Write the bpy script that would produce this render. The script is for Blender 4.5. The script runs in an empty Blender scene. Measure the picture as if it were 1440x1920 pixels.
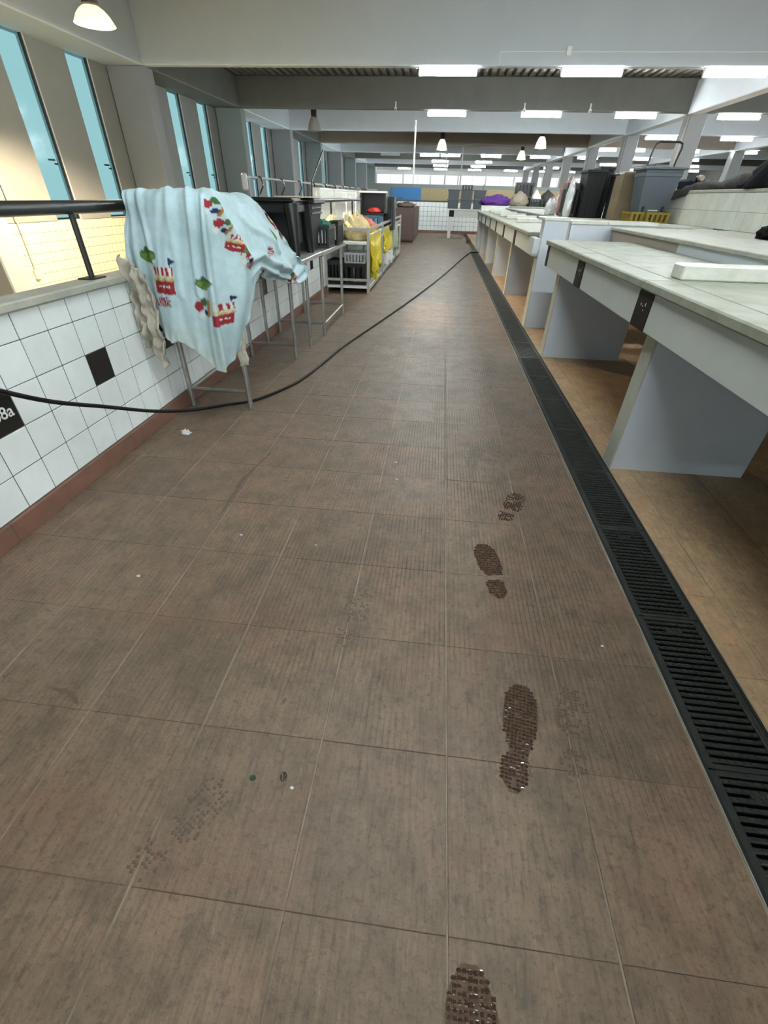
import bpy, bmesh, math, random
from mathutils import Vector, Matrix, noise
R = random.Random(7)
C = bpy.context.scene.collection
SC = bpy.context.scene
PI = math.pi

# ---------------------------------------------------------------- camera
cam = bpy.data.cameras.new('camera'); co = bpy.data.objects.new('camera', cam); C.objects.link(co)
yaw, pitch, roll = math.radians(-5.524), math.radians(35.989), math.radians(1.5357)
fw = Vector((math.sin(yaw)*math.cos(pitch), math.cos(yaw)*math.cos(pitch), -math.sin(pitch)))
rt = Vector((math.cos(yaw), -math.sin(yaw), 0)); up = rt.cross(fw)
r2 = rt*math.cos(roll)+up*math.sin(roll); u2 = -rt*math.sin(roll)+up*math.cos(roll)
m = Matrix((r2, u2, -fw)).transposed().to_4x4(); m.translation = Vector((0, 0, 1.15))
co.matrix_world = m
cam.sensor_fit = 'HORIZONTAL'; cam.sensor_width = 36; cam.lens = 816.97/1440*36
cam.clip_start = .02; cam.clip_end = 300
SC.camera = co
# ---------------------------------------------------------------- light outside, exposure
w = bpy.data.worlds.new('world'); SC.world = w; w.use_nodes = True
bg = w.node_tree.nodes['Background']; bg.inputs[0].default_value = (.88, .97, 1.0, 1); bg.inputs[1].default_value = 1.25
SC.view_settings.view_transform = 'Standard'; SC.view_settings.look = 'None'
SC.view_settings.gamma = 1; SC.view_settings.exposure = 1.32; SC.view_settings.use_curve_mapping = False
TUBE = 62.0            # brightness of the fluorescent tubes
SC.cycles.max_bounces = 6; SC.cycles.diffuse_bounces = 4; SC.cycles.glossy_bounces = 3
SC.cycles.sample_clamp_indirect = 4; SC.cycles.use_light_tree = True
SC.cycles.caustics_reflective = False; SC.cycles.caustics_refractive = False

# ---------------------------------------------------------------- materials
def mat(name, col, rough=.6, var=.0, vscale=6, col2=None, bump=0., bscale=40, metal=0., spec=.5, rnd=0., emit=None, estr=0., cls=None):
    """principled; col mixed with col2 by noise in world space; rnd = per object brightness change"""
    M = bpy.data.materials.new(name); M.use_nodes = True; N = M.node_tree.nodes; L = M.node_tree.links
    P = N['Principled BSDF']; P.inputs['Roughness'].default_value = rough; P.inputs['Metallic'].default_value = metal
    P.inputs['Specular IOR Level'].default_value = spec
    c4 = (*col, 1); P.inputs['Base Color'].default_value = c4
    geo = N.new('ShaderNodeNewGeometry'); out = None
    if col2 is not None or var:
        t = N.new('ShaderNodeTexNoise'); t.inputs['Scale'].default_value = vscale; t.inputs['Detail'].default_value = 6; t.inputs['Roughness'].default_value = .65
        L.new(geo.outputs['Position'], t.inputs['Vector'])
        rp = N.new('ShaderNodeValToRGB'); L.new(t.outputs[0], rp.inputs[0])
        rp.color_ramp.elements[0].position = .35; rp.color_ramp.elements[1].position = .68
        d = col2 if col2 is not None else tuple(x*(1-var) for x in col)
        rp.color_ramp.elements[0].color = c4; rp.color_ramp.elements[1].color = (*d, 1); out = rp.outputs[0]
    if rnd:
        oi = N.new('ShaderNodeObjectInfo'); hs = N.new('ShaderNodeHueSaturation')
        mr = N.new('ShaderNodeMapRange'); L.new(oi.outputs['Random'], mr.inputs[0]); mr.inputs[3].default_value = 1-rnd; mr.inputs[4].default_value = 1+rnd
        L.new(mr.outputs[0], hs.inputs['Value'])
        if out: L.new(out, hs.inputs['Color'])
        else: hs.inputs['Color'].default_value = c4
        out = hs.outputs[0]
    if out: L.new(out, P.inputs['Base Color'])
    if bump:
        t2 = N.new('ShaderNodeTexNoise'); t2.inputs['Scale'].default_value = bscale; t2.inputs['Detail'].default_value = 4
        L.new(geo.outputs['Position'], t2.inputs['Vector'])
        b = N.new('ShaderNodeBump'); b.inputs['Strength'].default_value = bump; b.inputs['Distance'].default_value = .01
        L.new(t2.outputs[0], b.inputs['Height']); L.new(b.outputs[0], P.inputs['Normal'])
    if emit:
        P.inputs['Emission Color'].default_value = (*emit, 1); P.inputs['Emission Strength'].default_value = estr
    return M

def floor_mat(name, base, dark, ribs, warm):
    M = bpy.data.materials.new(name); M.use_nodes = True; N = M.node_tree.nodes; L = M.node_tree.links
    P = N['Principled BSDF']; geo = N.new('ShaderNodeNewGeometry'); pos = geo.outputs['Position']
    def nz(scale, det=6, rough=.6, vec=pos):
        t = N.new('ShaderNodeTexNoise'); t.inputs['Scale'].default_value = scale; t.inputs['Detail'].default_value = det
        t.inputs['Roughness'].default_value = rough; L.new(vec, t.inputs['Vector']); return t.outputs[0]
    def ramp(x, a, b, ca, cb):
        r = N.new('ShaderNodeValToRGB'); L.new(x, r.inputs[0]); e = r.color_ramp.elements
        e[0].position = a; e[1].position = b; e[0].color = (*ca, 1); e[1].color = (*cb, 1); return r.outputs[0]
    def mix(f, a, b, t='MIX'):
        m_ = N.new('ShaderNodeMix'); m_.data_type = 'RGBA'; m_.blend_type = t
        if isinstance(f, float): m_.inputs[0].default_value = f
        else: L.new(f, m_.inputs[0])
        for s, v in ((6, a), (7, b)):
            if isinstance(v, tuple): m_.inputs[s].default_value = (*v, 1)
            else: L.new(v, m_.inputs[s])
        return m_.outputs[2]
    mo = N.new('ShaderNodeMapping'); mo.inputs['Location'].default_value = (11, 5, 3); L.new(pos, mo.inputs[0]); nz_off = mo.outputs[0]
    c = ramp(nz(1.7, 4), .38, .66, base, warm)                 # big soft blotches
    oi = N.new('ShaderNodeObjectInfo'); hs = N.new('ShaderNodeHueSaturation'); mr = N.new('ShaderNodeMapRange')
    L.new(oi.outputs['Random'], mr.inputs[0]); mr.inputs[3].default_value = .91; mr.inputs[4].default_value = 1.07
    L.new(mr.outputs[0], hs.inputs['Value']); L.new(c, hs.inputs['Color']); c = hs.outputs[0]
    g = ramp(nz(9, 7, .7), .42, .62, (0, 0, 0), (1, 1, 1))      # greenish grime
    gm = N.new('ShaderNodeMath'); gm.operation = 'MULTIPLY'; gm.inputs[1].default_value = .55
    L.new(g, gm.inputs[0]); c = mix(gm.outputs[0], c, dark)
    # stretched scratches along the walkway
    mp = N.new('ShaderNodeMapping'); mp.inputs['Scale'].default_value = (90, 9, 1); L.new(pos, mp.inputs[0])
    s = ramp(nz(1.0, 5, .7, mp.outputs[0]), .50, .72, (0, 0, 0), (1, 1, 1))
    sm = N.new('ShaderNodeMath'); sm.operation = 'MULTIPLY'; sm.inputs[1].default_value = .55; L.new(s, sm.inputs[0])
    c = mix(sm.outputs[0], c, tuple(x*.45 for x in dark))
    mp2 = N.new('ShaderNodeMapping'); mp2.inputs['Scale'].default_value = (70, 14, 1); mp2.inputs['Location'].default_value = (3, 7, 0); L.new(pos, mp2.inputs[0])
    s2 = ramp(nz(1.0, 5, .7, mp2.outputs[0]), .56, .75, (0, 0, 0), (1, 1, 1))
    sm2 = N.new('ShaderNodeMath'); sm2.operation = 'MULTIPLY'; sm2.inputs[1].default_value = .42; L.new(s2, sm2.inputs[0])
    c = mix(sm2.outputs[0], c, tuple(min(1, x*1.9) for x in base))
    # speckle
    rd = ramp(nz(3.3, 5, .65, nz_off), .52, .66, (0, 0, 0), (1, 1, 1)); rdm = N.new('ShaderNodeMath'); rdm.operation = 'MULTIPLY'; rdm.inputs[1].default_value = .35
    L.new(rd, rdm.inputs[0]); c = mix(rdm.outputs[0], c, (base[0]*1.12, base[1]*.82, base[2]*.80))
    pt = ramp(nz(46, 3, .6), .56, .66, (0, 0, 0), (1, 1, 1)); ptm = N.new('ShaderNodeMath'); ptm.operation = 'MULTIPLY'; ptm.inputs[1].default_value = .38
    L.new(pt, ptm.inputs[0]); c = mix(ptm.outputs[0], c, tuple(x*.62 for x in dark))
    sp = ramp(nz(120, 3, .6), .56, .68, (0, 0, 0), (1, 1, 1)); spm = N.new('ShaderNodeMath'); spm.operation = 'MULTIPLY'; spm.inputs[1].default_value = .4
    L.new(sp, spm.inputs[0]); c = mix(spm.outputs[0], c, tuple(x*.5 for x in dark))
    if ribs:   # fine ribs, 13 mm apart, worn in places
        sx = N.new('ShaderNodeSeparateXYZ'); L.new(pos, sx.inputs[0])
        a = N.new('ShaderNodeMath'); a.operation = 'MULTIPLY'; a.inputs[1].default_value = 2*PI/.0162; L.new(sx.outputs[0], a.inputs[0])
        sn = N.new('ShaderNodeMath'); sn.operation = 'SINE'; L.new(a.outputs[0], sn.inputs[0])
        pw = N.new('ShaderNodeMapRange'); pw.inputs[1].default_value = .55; pw.inputs[2].default_value = 1; L.new(sn.outputs[0], pw.inputs[0])
        wr = ramp(nz(3.1, 3), .40, .58, (.12, .12, .12), (1, 1, 1))
        # the nearest rows are worn flat and pitted
        yr = N.new('ShaderNodeMapRange'); yr.inputs[1].default_value = .35; yr.inputs[2].default_value = 1.3; yr.inputs[3].default_value = .15; L.new(sx.outputs[1], yr.inputs[0])
        m1 = N.new('ShaderNodeMath'); m1.operation = 'MULTIPLY'; L.new(pw.outputs[0], m1.inputs[0]); L.new(wr, m1.inputs[1])
        m2 = N.new('ShaderNodeMath'); m2.operation = 'MULTIPLY'; L.new(m1.outputs[0], m2.inputs[0]); L.new(yr.outputs[0], m2.inputs[1])
        cm = N.new('ShaderNodeMath'); cm.operation = 'MULTIPLY'; cm.inputs[1].default_value = .5; L.new(m2.outputs[0], cm.inputs[0])
        c = mix(cm.outputs[0], c, tuple(x*.45 for x in dark))
        hgt = N.new('ShaderNodeMath'); hgt.operation = 'SUBTRACT'; L.new(nz(60, 5, .7), hgt.inputs[0]); L.new(m2.outputs[0], hgt.inputs[1])
        h = hgt.outputs[0]
    else: h = nz(30, 5, .6)
    L.new(c, P.inputs['Base Color'])
    b = N.new('ShaderNodeBump'); b.inputs['Strength'].default_value = .45 if ribs else .15; b.inputs['Distance'].default_value = .004
    L.new(h, b.inputs['Height']); L.new(b.outputs[0], P.inputs['Normal'])
    rr = N.new('ShaderNodeMapRange'); rr.inputs[3].default_value = .32; rr.inputs[4].default_value = .62; L.new(nz(5, 6), rr.inputs[0]); L.new(rr.outputs[0], P.inputs['Roughness'])
    P.inputs['Specular IOR Level'].default_value = .4
    return M

M = {}
M['floor'] = floor_mat('ribbed_terracotta', (.192, .136, .092), (.086, .071, .048), True, (.235, .160, .109))
M['floor_smooth'] = floor_mat('smooth_terracotta', (.50, .36, .215), (.30, .215, .13), False, (.43, .29, .17))
M['grout'] = mat('floor_grout', (.36, .315, .25), .9, col2=(.13, .10, .07), vscale=4)
M['tile'] = mat('white_glazed_tile', (.84, .90, .90), .22, col2=(.76, .82, .81), vscale=5, rnd=.035)
M['tile_stone'] = mat('stall_back_tile', (.84, .86, .79), .3, col2=(.76, .78, .71), vscale=9, rnd=.05)
M['tile_yellow'] = mat('stairwell_tile', (.64, .60, .42), .35, rnd=.04)
M['plate'] = mat('dark_number_plate', (.016, .012, .009), .6, spec=.2)
M['tile_black'] = mat('black_glazed_tile', (.012, .012, .011), .2)
M['tile_grout'] = mat('wall_grout', (.10, .115, .11), .9)
M['grout_light'] = mat('pale_grout', (.38, .36, .27), .9)
M['skirt'] = mat('terracotta_skirting', (.225, .115, .080), .5, col2=(.17, .09, .065), vscale=9, rnd=.03)
M['ledge'] = mat('worn_stone_coping', (.36, .37, .32), .6, col2=(.48, .47, .40), vscale=11, bump=.2)
M['marble'] = mat('pale_worn_marble', (.36, .39, .325), .55, spec=.2, col2=(.26, .275, .215), vscale=7, bump=.06, bscale=25)
M['marble_white'] = mat('white_marble', (.74, .76, .70), .35, col2=(.58, .58, .50), vscale=12)
M['conc_front'] = mat('painted_counter_apron', (.56, .605, .575), .55, col2=(.52, .56, .535), vscale=4)
M['conc_blue'] = mat('painted_counter_support', (.60, .655, .72), .6, col2=(.55, .60, .66), vscale=3)
M['conc_edge'] = mat('support_front_edge', (.48, .49, .43), .6, var=.15, vscale=8)
M['grate'] = mat('cast_iron_grate', (.012, .015, .014), .5, col2=(.026, .030, .024), vscale=30, bump=.3, bscale=120)
M['black_void'] = mat('drain_bottom', (.008, .009, .008), .8)
M['rail'] = mat('black_painted_steel', (.022, .022, .022), .38)
M['steel'] = mat('stainless_steel', (.48, .49, .47), .34, metal=.85, var=.25, vscale=20)
M['steel_top'] = mat('brushed_steel_sheet', (.50, .51, .49), .38, metal=.7, var=.2, vscale=8)
M['alu'] = mat('aluminium_angle', (.50, .49, .43), .4, metal=.5, var=.2, vscale=15)
M['alu_white'] = mat('white_shelf_edge', (.80, .84, .85), .4)
M['beam_light'] = mat('pale_blue_grey_beam_paint', (.82, .88, .95), .7, var=.05, vscale=2)  # lit copy of the beam colour, bay light put into it
M['beam_near'] = mat('near_blue_grey_beam_paint', (.50, .56, .61), .7, var=.05, vscale=2)  # lit copy for the first beam, toned down for its stronger light
M['beam_dark'] = mat('grey_beam_paint', (.17, .18, .165), .7, col2=(.145, .15, .14), vscale=1.5)  # shaded copy of the beam colour for the darker bays
M['beam_brown'] = mat('brownish_beam_paint', (.36, .31, .26), .7, var=.1, vscale=1.5)  # browner shaded copy for the fourth beam, reused on the platform front
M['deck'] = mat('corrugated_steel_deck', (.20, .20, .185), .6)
M['pillar_light'] = mat('pillar_pale_paint', (.27, .28, .29), .7, var=.05, vscale=2)  # pillar colour as in the lit bays
M['pillar_teal'] = mat('pillar_grey_green_paint', (.24, .28, .28), .7, var=.05, vscale=2)  # slightly darker pillar colour standing in for shaded bays
M['beige'] = mat('beige_wall_panel', (.27, .275, .26), .7, var=.08, vscale=2)
M['frame'] = mat('window_frame_beige', (.48, .42, .37), .6)
M['frame_dark'] = mat('window_gasket_black', (.02, .02, .025), .5)
M['white_paint'] = mat('white_paint', (.72, .73, .71), .6)
M['wall_white'] = mat('white_panel', (.66, .67, .70), .6, rnd=.04)
M['lit_panel'] = mat('daylit_translucent_panel', (.6, .6, .62), .6, emit=(.98, .96, 1), estr=.26)  # glow stands in for daylight behind the panels
M['matte_black'] = mat('matte_black_plastic', (.010, .011, .012), .6, spec=.25)
M['black_pl'] = mat('black_plastic', (.009, .0095, .010), .32)
M['dark_pl'] = mat('charcoal_plastic', (.030, .034, .036), .4)
M['grey_pl'] = mat('grey_plastic', (.42, .44, .45), .45)
M['slate_pl'] = mat('slate_blue_plastic', (.065, .082, .10), .5)
M['yellow_pl'] = mat('yellow_plastic', (.30, .215, .012), .45, var=.2, vscale=20)
M['white_pl'] = mat('white_plastic', (.80, .82, .80), .4)
M['card'] = mat('brown_cardboard', (.25, .20, .13), .8, col2=(.19, .145, .09), vscale=5)
M['card_pale'] = mat('pale_cardboard', (.55, .46, .36), .8)
M['brown'] = mat('brown_wood_cabinet', (.11, .068, .058), .6, var=.2, vscale=6)
M['brown_cloth'] = mat('brown_cloth', (.17, .12, .10), .9)
M['blue'] = mat('blue_board', (.03, .17, .42), .5)
M['osb'] = mat('chipboard_sheet', (.36, .30, .18), .8, col2=(.25, .20, .11), vscale=30)
M['grey_wall'] = mat('grey_green_paint', (.17, .20, .195), .7)
M['hose'] = mat('black_rubber_hose', (.006, .006, .006), .55, spec=.25)
M['net'] = mat('onion_net_bag', (.60, .42, .20), .7, col2=(.70, .62, .36), vscale=22, bump=.6, bscale=70)
M['net2'] = mat('garlic_net_bag', (.55, .50, .26), .7, col2=(.70, .64, .42), vscale=30, bump=1, bscale=70)
M['net_red'] = mat('red_net_bag', (.55, .10, .06), .6, col2=(.70, .20, .12), vscale=30, bump=1, bscale=60)
M['yellow_bag'] = mat('yellow_plastic_bag', (.68, .55, .03), .4, var=.15, vscale=20)
M['white_bag'] = mat('white_plastic_bag', (.74, .76, .76), .4)
M['green_bag'] = mat('pale_green_bag', (.42, .50, .38), .5)
M['green'] = mat('green_netting', (.02, .20, .12), .6, var=.4, vscale=60, bump=1, bscale=90)
M['leaf_green'] = mat('leaf_green', (.02, .05, .02), .7)
M['red'] = mat('red_plastic', (.55, .05, .04), .4)
M['blue_pl'] = mat('blue_crate_plastic', (.04, .14, .24), .5)
M['purple'] = mat('purple_cloth', (.10, .03, .21), .85)
M['beige_cl'] = mat('beige_cloth', (.34, .285, .23), .9)
M['pink'] = mat('faded_red_cloth', (.34, .14, .12), .9, col2=(.42, .30, .28), vscale=14)
M['dark_cl'] = mat('charcoal_fabric', (.030, .029, .029), .9, col2=(.065, .063, .061), vscale=9, bump=.4, bscale=30)
M['black_cl'] = mat('black_fabric', (.006, .006, .007), .95, spec=.1, bump=.3, bscale=30)
M['navy_cl'] = mat('navy_fabric', (.006, .010, .022), .9)
M['rag'] = mat('dirty_cream_rag', (.44, .42, .36), .9, col2=(.34, .30, .24), vscale=18, bump=.6, bscale=35)
M['wet'] = mat('wet_mud', (.035, .017, .009), .10, col2=(.075, .038, .02), vscale=60, spec=.8)
M['film'] = mat('wet_brown_film', (.120, .078, .050), .25, var=.45, vscale=90)
M['stain'] = mat('dry_brown_stain', (.115, .078, .051), .55, var=.3, vscale=40)
M['paper'] = mat('white_paper', (.85, .86, .86), .6)
M['lamp_metal'] = mat('lamp_gear_box', (.035, .033, .03), .5)
M['bell'] = mat('lamp_bell_grey', (.45, .44, .41), .35, metal=.2)
M['bell_warm'] = mat('glowing_lamp_bell_warm', (.9, .8, .55), .4, emit=(1, .72, .30), estr=.9)
M['bell_glow'] = mat('glowing_lamp_bell', (.85, .82, .74), .4, emit=(1, .90, .72), estr=.45)
M['tube'] = mat('fluorescent_tube', (1, 1, 1), .5, emit=(.93, .99, .99), estr=TUBE)
M['tube_off'] = mat('unlit_tube', (.75, .77, .78), .4)
M['bulb'] = mat('warm_lamp_glow', (1, .9, .7), .5, emit=(1, .84, .55), estr=9)
M['bulb_cool'] = mat('pale_lamp_glow', (1, .95, .85), .5, emit=(1, .93, .80), estr=9)

g = bpy.data.materials.new('turquoise_window_glass'); g.use_nodes = True; N = g.node_tree.nodes; L = g.node_tree.links
for n in list(N): N.remove(n)
o_ = N.new('ShaderNodeOutputMaterial'); tr = N.new('ShaderNodeBsdfTransparent'); gl = N.new('ShaderNodeBsdfGlossy'); mx = N.new('ShaderNodeMixShader')
tr.inputs[0].default_value = (.34, .45, .455, 1); gl.inputs['Roughness'].default_value = .1; mx.inputs[0].default_value = .02
L.new(tr.outputs[0], mx.inputs[1]); L.new(gl.outputs[0], mx.inputs[2]); L.new(mx.outputs[0], o_.inputs[0]); M['glass'] = g
g2 = g.copy(); g2.name = 'clear_window_glass'; g2.node_tree.nodes['Transparent BSDF'].inputs[0].default_value = (.92, .95, .95, 1); M['clear'] = g2  # glass of the windows added behind the camera

# ---------------------------------------------------------------- mesh helpers
class MB:
    def __init__(s): s.v = []; s.f = []; s.m = []; s.mats = []; s.cur = 0
    def use(s, name):
        if name not in s.mats: s.mats.append(name)
        s.cur = s.mats.index(name); return s
    def add(s, vs, fs):
        n = len(s.v); s.v += [tuple(p) for p in vs]; s.f += [tuple(n+i for i in f) for f in fs]; s.m += [s.cur]*len(fs); return s
    def box(s, x0, x1, y0, y1, z0, z1, top=None):
        """top=(dx,dy): inset of the upper face (negative flares)"""
        a, b = top or (0, 0)
        vs = [(x0, y0, z0), (x1, y0, z0), (x1, y1, z0), (x0, y1, z0), (x0+a, y0+b, z1), (x1-a, y0+b, z1), (x1-a, y1-b, z1), (x0+a, y1-b, z1)]
        return s.add(vs, [(3, 2, 1, 0), (4, 5, 6, 7), (0, 1, 5, 4), (1, 2, 6, 5), (2, 3, 7, 6), (3, 0, 4, 7)])
    def cbox(s, x0, x1, y0, y1, z0, z1, c=.004):
        """chamfered box"""
        vs = []; idx = {}
        X, Y, Z = (x0, x1), (y0, y1), (z0, z1); c = min(c, (x1-x0)*.45, (y1-y0)*.45, (z1-z0)*.45)
        sg = (1, -1)
        for i in (0, 1):
            for j in (0, 1):
                for k in (0, 1):
                    for a in range(3):
                        p = [X[i]+sg[i]*c, Y[j]+sg[j]*c, Z[k]+sg[k]*c]; p[a] = (X[i], Y[j], Z[k])[a]
                        idx[(i, j, k, a)] = len(vs); vs.append(tuple(p))
        fs = []
        for i in (0, 1):
            q = [(i, 0, 0, 0), (i, 1, 0, 0), (i, 1, 1, 0), (i, 0, 1, 0)]; fs.append([idx[t] for t in (q if i else q[::-1])])
            q = [(0, i, 0, 1), (1, i, 0, 1), (1, i, 1, 1), (0, i, 1, 1)]; fs.append([idx[t] for t in (q[::-1] if i else q)])
            q = [(0, 0, i, 2), (1, 0, i, 2), (1, 1, i, 2), (0, 1, i, 2)]; fs.append([idx[t] for t in (q if i else q[::-1])])
        for a, b in ((0, 1), (0, 2), (1, 2)):
            d = 3-a-b
            for u in (0, 1):
                for v in (0, 1):
                    k0 = [0]*3; k0[a] = u; k0[b] = v; k1 = list(k0); k1[d] = 1
                    fs.append([idx[(*k0, a)], idx[(*k1, a)], idx[(*k1, b)], idx[(*k0, b)]])
        for i in (0, 1):
            for j in (0, 1):
                for k in (0, 1): fs.append([idx[(i, j, k, 0)], idx[(i, j, k, 1)], idx[(i, j, k, 2)]])
        return s.add(vs, fs)
    def tube(s, pts, r, n=8, cap=True, closed=False):
        pts = [Vector(p) for p in pts]; rs = r if isinstance(r, (list, tuple)) else [r]*len(pts)
        vs = []; fs = []; prev = None
        for i, p in enumerate(pts):
            d = (pts[min(i+1, len(pts)-1)]-pts[max(i-1, 0)]).normalized()
            if prev is None: a = d.orthogonal().normalized()
            else: a = (prev-d*prev.dot(d)).normalized()
            prev = a; b = d.cross(a)
            for k in range(n):
                t = 2*PI*(k+.5)/n; vs.append(p+(a*math.cos(t)+b*math.sin(t))*rs[i])
        for i in range(len(pts)-1):
            for k in range(n):
                k2 = (k+1) % n; fs.append((i*n+k, i*n+k2, (i+1)*n+k2, (i+1)*n+k))
        if cap: fs.append(tuple(range(n))[::-1]); fs.append(tuple((len(pts)-1)*n+k for k in range(n)))
        return s.add(vs, fs)
    def beam(s, p0, p1, wd, h=None):
        """square bar between two points"""
        h = h or wd; p0, p1 = Vector(p0), Vector(p1); d = (p1-p0).normalized()
        a = d.cross(Vector((0, 0, 1)))
        if a.length < .1: a = Vector((1, 0, 0))
        a.normalize(); b = a.cross(d).normalized(); vs = []
        for p in (p0, p1):
            for u, v in ((-1, -1), (1, -1), (1, 1), (-1, 1)): vs.append(p+a*u*wd/2+b*v*h/2)
        return s.add(vs, [(0, 1, 2, 3), (7, 6, 5, 4), (0, 4, 5, 1), (1, 5, 6, 2), (2, 6, 7, 3), (3, 7, 4, 0)])
    def lathe(s, prof, c=(0, 0, 0), n=24, sx=1, sy=1, cap=True):
        vs = []; fs = []
        for r, z in prof:
            for k in range(n):
                t = 2*PI*k/n; vs.append((c[0]+r*sx*math.cos(t), c[1]+r*sy*math.sin(t), c[2]+z))
        for i in range(len(prof)-1):
            for k in range(n):
                k2 = (k+1) % n; fs.append((i*n+k, i*n+k2, (i+1)*n+k2, (i+1)*n+k))
        if cap: fs.append(tuple(range(n))[::-1]); fs.append(tuple((len(prof)-1)*n+k for k in range(n)))
        return s.add(vs, fs)
    def poly(s, pts, n, d):
        """flat outline pts (3D) thickened by vector d"""
        k = len(pts); dv = Vector(d); vs = [Vector(p) for p in pts]+[Vector(p)+dv for p in pts]
        fs = [tuple(range(k)), tuple(range(2*k-1, k-1, -1))]+[(i, (i+1) % k, k+(i+1) % k, k+i)[::-1] for i in range(k)]
        return s.add(vs, fs)
    def mesh(s, name, smooth=False):
        me = bpy.data.meshes.new(name); me.from_pydata(s.v, [], s.f)
        for k in s.mats: me.materials.append(M[k])
        me.polygons.foreach_set('material_index', s.m)
        bm = bmesh.new(); bm.from_mesh(me); bmesh.ops.recalc_face_normals(bm, faces=bm.faces)
        for f in bm.faces: f.smooth = bool(smooth)
        if smooth is True or isinstance(smooth, float):
            ang = smooth if isinstance(smooth, float) else .7
            for e in bm.edges:
                if len(e.link_faces) == 2 and e.calc_face_angle(0) > ang: e.smooth = False
        bm.to_mesh(me); bm.free(); return me
def new(name, me, parent=None, loc=None, rz=None, **kw):
    o = bpy.data.objects.new(name, me); C.objects.link(o)
    if parent is not None: o.parent = parent
    if loc is not None: o.location = loc
    if rz is not None: o.rotation_euler = (0, 0, rz)
    for k, v in kw.items(): o[k] = v
    return o
def put(name, mb, mt=None, parent=None, smooth=False, **kw):
    return new(name, mb.mesh(name, smooth), parent, **kw)
def B(mt): return MB().use(mt)
def thing(name, label, cat, loc=(0, 0, 0), rz=0, group=None):
    o = new(name, None, None, loc, rz, label=label, category=cat); o.empty_display_size = .05
    if group: o['group'] = group
    return o
def struct(name, mb, parent=None, **kw):
    o = put(name, mb, parent=parent, **kw)
    if parent is None: o['kind'] = 'structure'
    return o
def solid(o, t, off=0):
    md = o.modifiers.new('solid', 'SOLIDIFY'); md.thickness = t; md.offset = off; return o
def copy_tree(o, parent=None):
    c = o.copy(); C.objects.link(c)
    if parent is not None: c.parent = parent
    for ch in list(o.children): copy_tree(ch, c)
    return c

# ---------------------------------------------------------------- floor
XP = -1.585                       # face of the low wall beside the aisle
floor = struct('floor', B('grout').box(-1.70, .775, -12, 58.5, -.03, -.002).box(.985, 22, -12, 58.5, -.03, -.002).box(-1.70, 22, -12, 58.5, -.30, -.11)
               .box(-1.70, .775, -12, 58.5, -.11, -.03).box(.985, 22, -12, 58.5, -.11, -.03))
XL = [-1.585, -1.490, -1.1665, -.8440, -.5215, -.1990, .1235, .4460, .7650]
XR = [.9890, 1.098, 1.42, 1.7425, 2.065, 2.3875, 2.71, 3.0325, 3.355, 3.6775, 4.0]
GY = lambda k: .213+.3365*k
tile_mesh = {}
def floor_tile(x0, x1, k, rib):
    key = (round(x1-x0, 3), rib)
    if key not in tile_mesh:
        wd = (x1-x0)/2-.0024
        tile_mesh[key] = B('floor' if rib else 'floor_smooth').cbox(-wd, wd, -.1677, .1677, -.012, 0, .0009).mesh('floor_tile')
    o = new('floor_tile', tile_mesh[key], floor, ((x0+x1)/2, GY(k)+.16825, R.uniform(-.0005, .0003)))
    o.rotation_euler = (R.uniform(-.0012, .0012), R.uniform(-.0012, .0012), 0)
near = set()
for k in range(-2, 17):
    for i in range(len(XL)-1): floor_tile(XL[i], XL[i+1], k, True); near.add((k, 'l', i))
for k in range(-1, 12):
    for i in range(len(XR)-1): floor_tile(XR[i], XR[i+1], k, False); near.add((k, 'r', i))
rest = MB().use('floor')
for k in range(-18, 60):
    for i in range(len(XL)-1):
        if (k, 'l', i) not in near: rest.box(XL[i]+.002, XL[i+1]-.002, GY(k)+.0006, GY(k+1)-.0006, -.01, 0)
rest.use('floor_smooth')
xr = XR+[4.0+.3225*j for j in range(1, 16)]
for k in range(-6, 60):
    for i in range(len(xr)-1):
        if (k, 'r', i) not in near: rest.box(xr[i]+.002, xr[i+1]-.002, GY(k)+.0006, GY(k+1)-.0006, -.01, 0)
o = put('distant_floor_tiles', rest, parent=floor); o['kind'] = 'stuff'

# ---------------------------------------------------------------- low tiled wall left of the aisle
wl = struct('wall_left', B('tile_grout').box(-1.69, -1.5865, -12, 20.3, -2.6, .7655).box(-1.88, -1.69, 4.8, 14.9, -2.6, .800))
WY = lambda k: 1.44+.148*k
WZ = [.085, .229, .377, .523, .668, .765]
wt = {}
def wall_tile(parent, name, mt, key, dims, loc, rot=0):
    if (key, mt) not in wt: wt[(key, mt)] = B(mt).cbox(*dims, .0018).mesh(name)
    o = new(name, wt[(key, mt)], parent, loc); return o
far = MB().use('tile')
for k in range(-4, 128):
    for j in range(5):
        z0, z1 = WZ[j]+.0015, WZ[j+1]-.0015
        black = (j == 2 and (k in (-1, 3, 7) or (k > 7 and (k-7) % 12 == 0))) or (j == 3 and k == 31)
        if k < 33:
            h = z1-z0; mt = 'tile_black' if black else 'tile'
            o = wall_tile(wl, 'wall_tile', mt, round(h, 4), (-.004, .004, -.0722, .0722, -h/2, h/2), (-1.5885+R.uniform(-.0004, .0004), WY(k)+.074, (z0+z1)/2))
            o.rotation_euler = (0, R.uniform(-.004, .004), R.uniform(-.004, .004))
        else: far.use('tile_black' if black else 'tile').box(-1.592, -1.5855, WY(k)+.0015, WY(k+1)-.0015, z0, z1)
o = put('distant_wall_tiles', far, parent=wl); o['kind'] = 'stuff'
bbm = B('skirt').cbox(-.009, .009, -.1482, .1482, .0, .083, .001).mesh('skirting_tile')
bb = struct('baseboard_left', B('tile_grout').box(-1.5865, -1.584, -12, 20.3, -.002, .080))
for k in range(-3, 62): new('skirting_tile', bbm, bb, (-1.577, 1.32+.297*k, 0))
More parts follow.
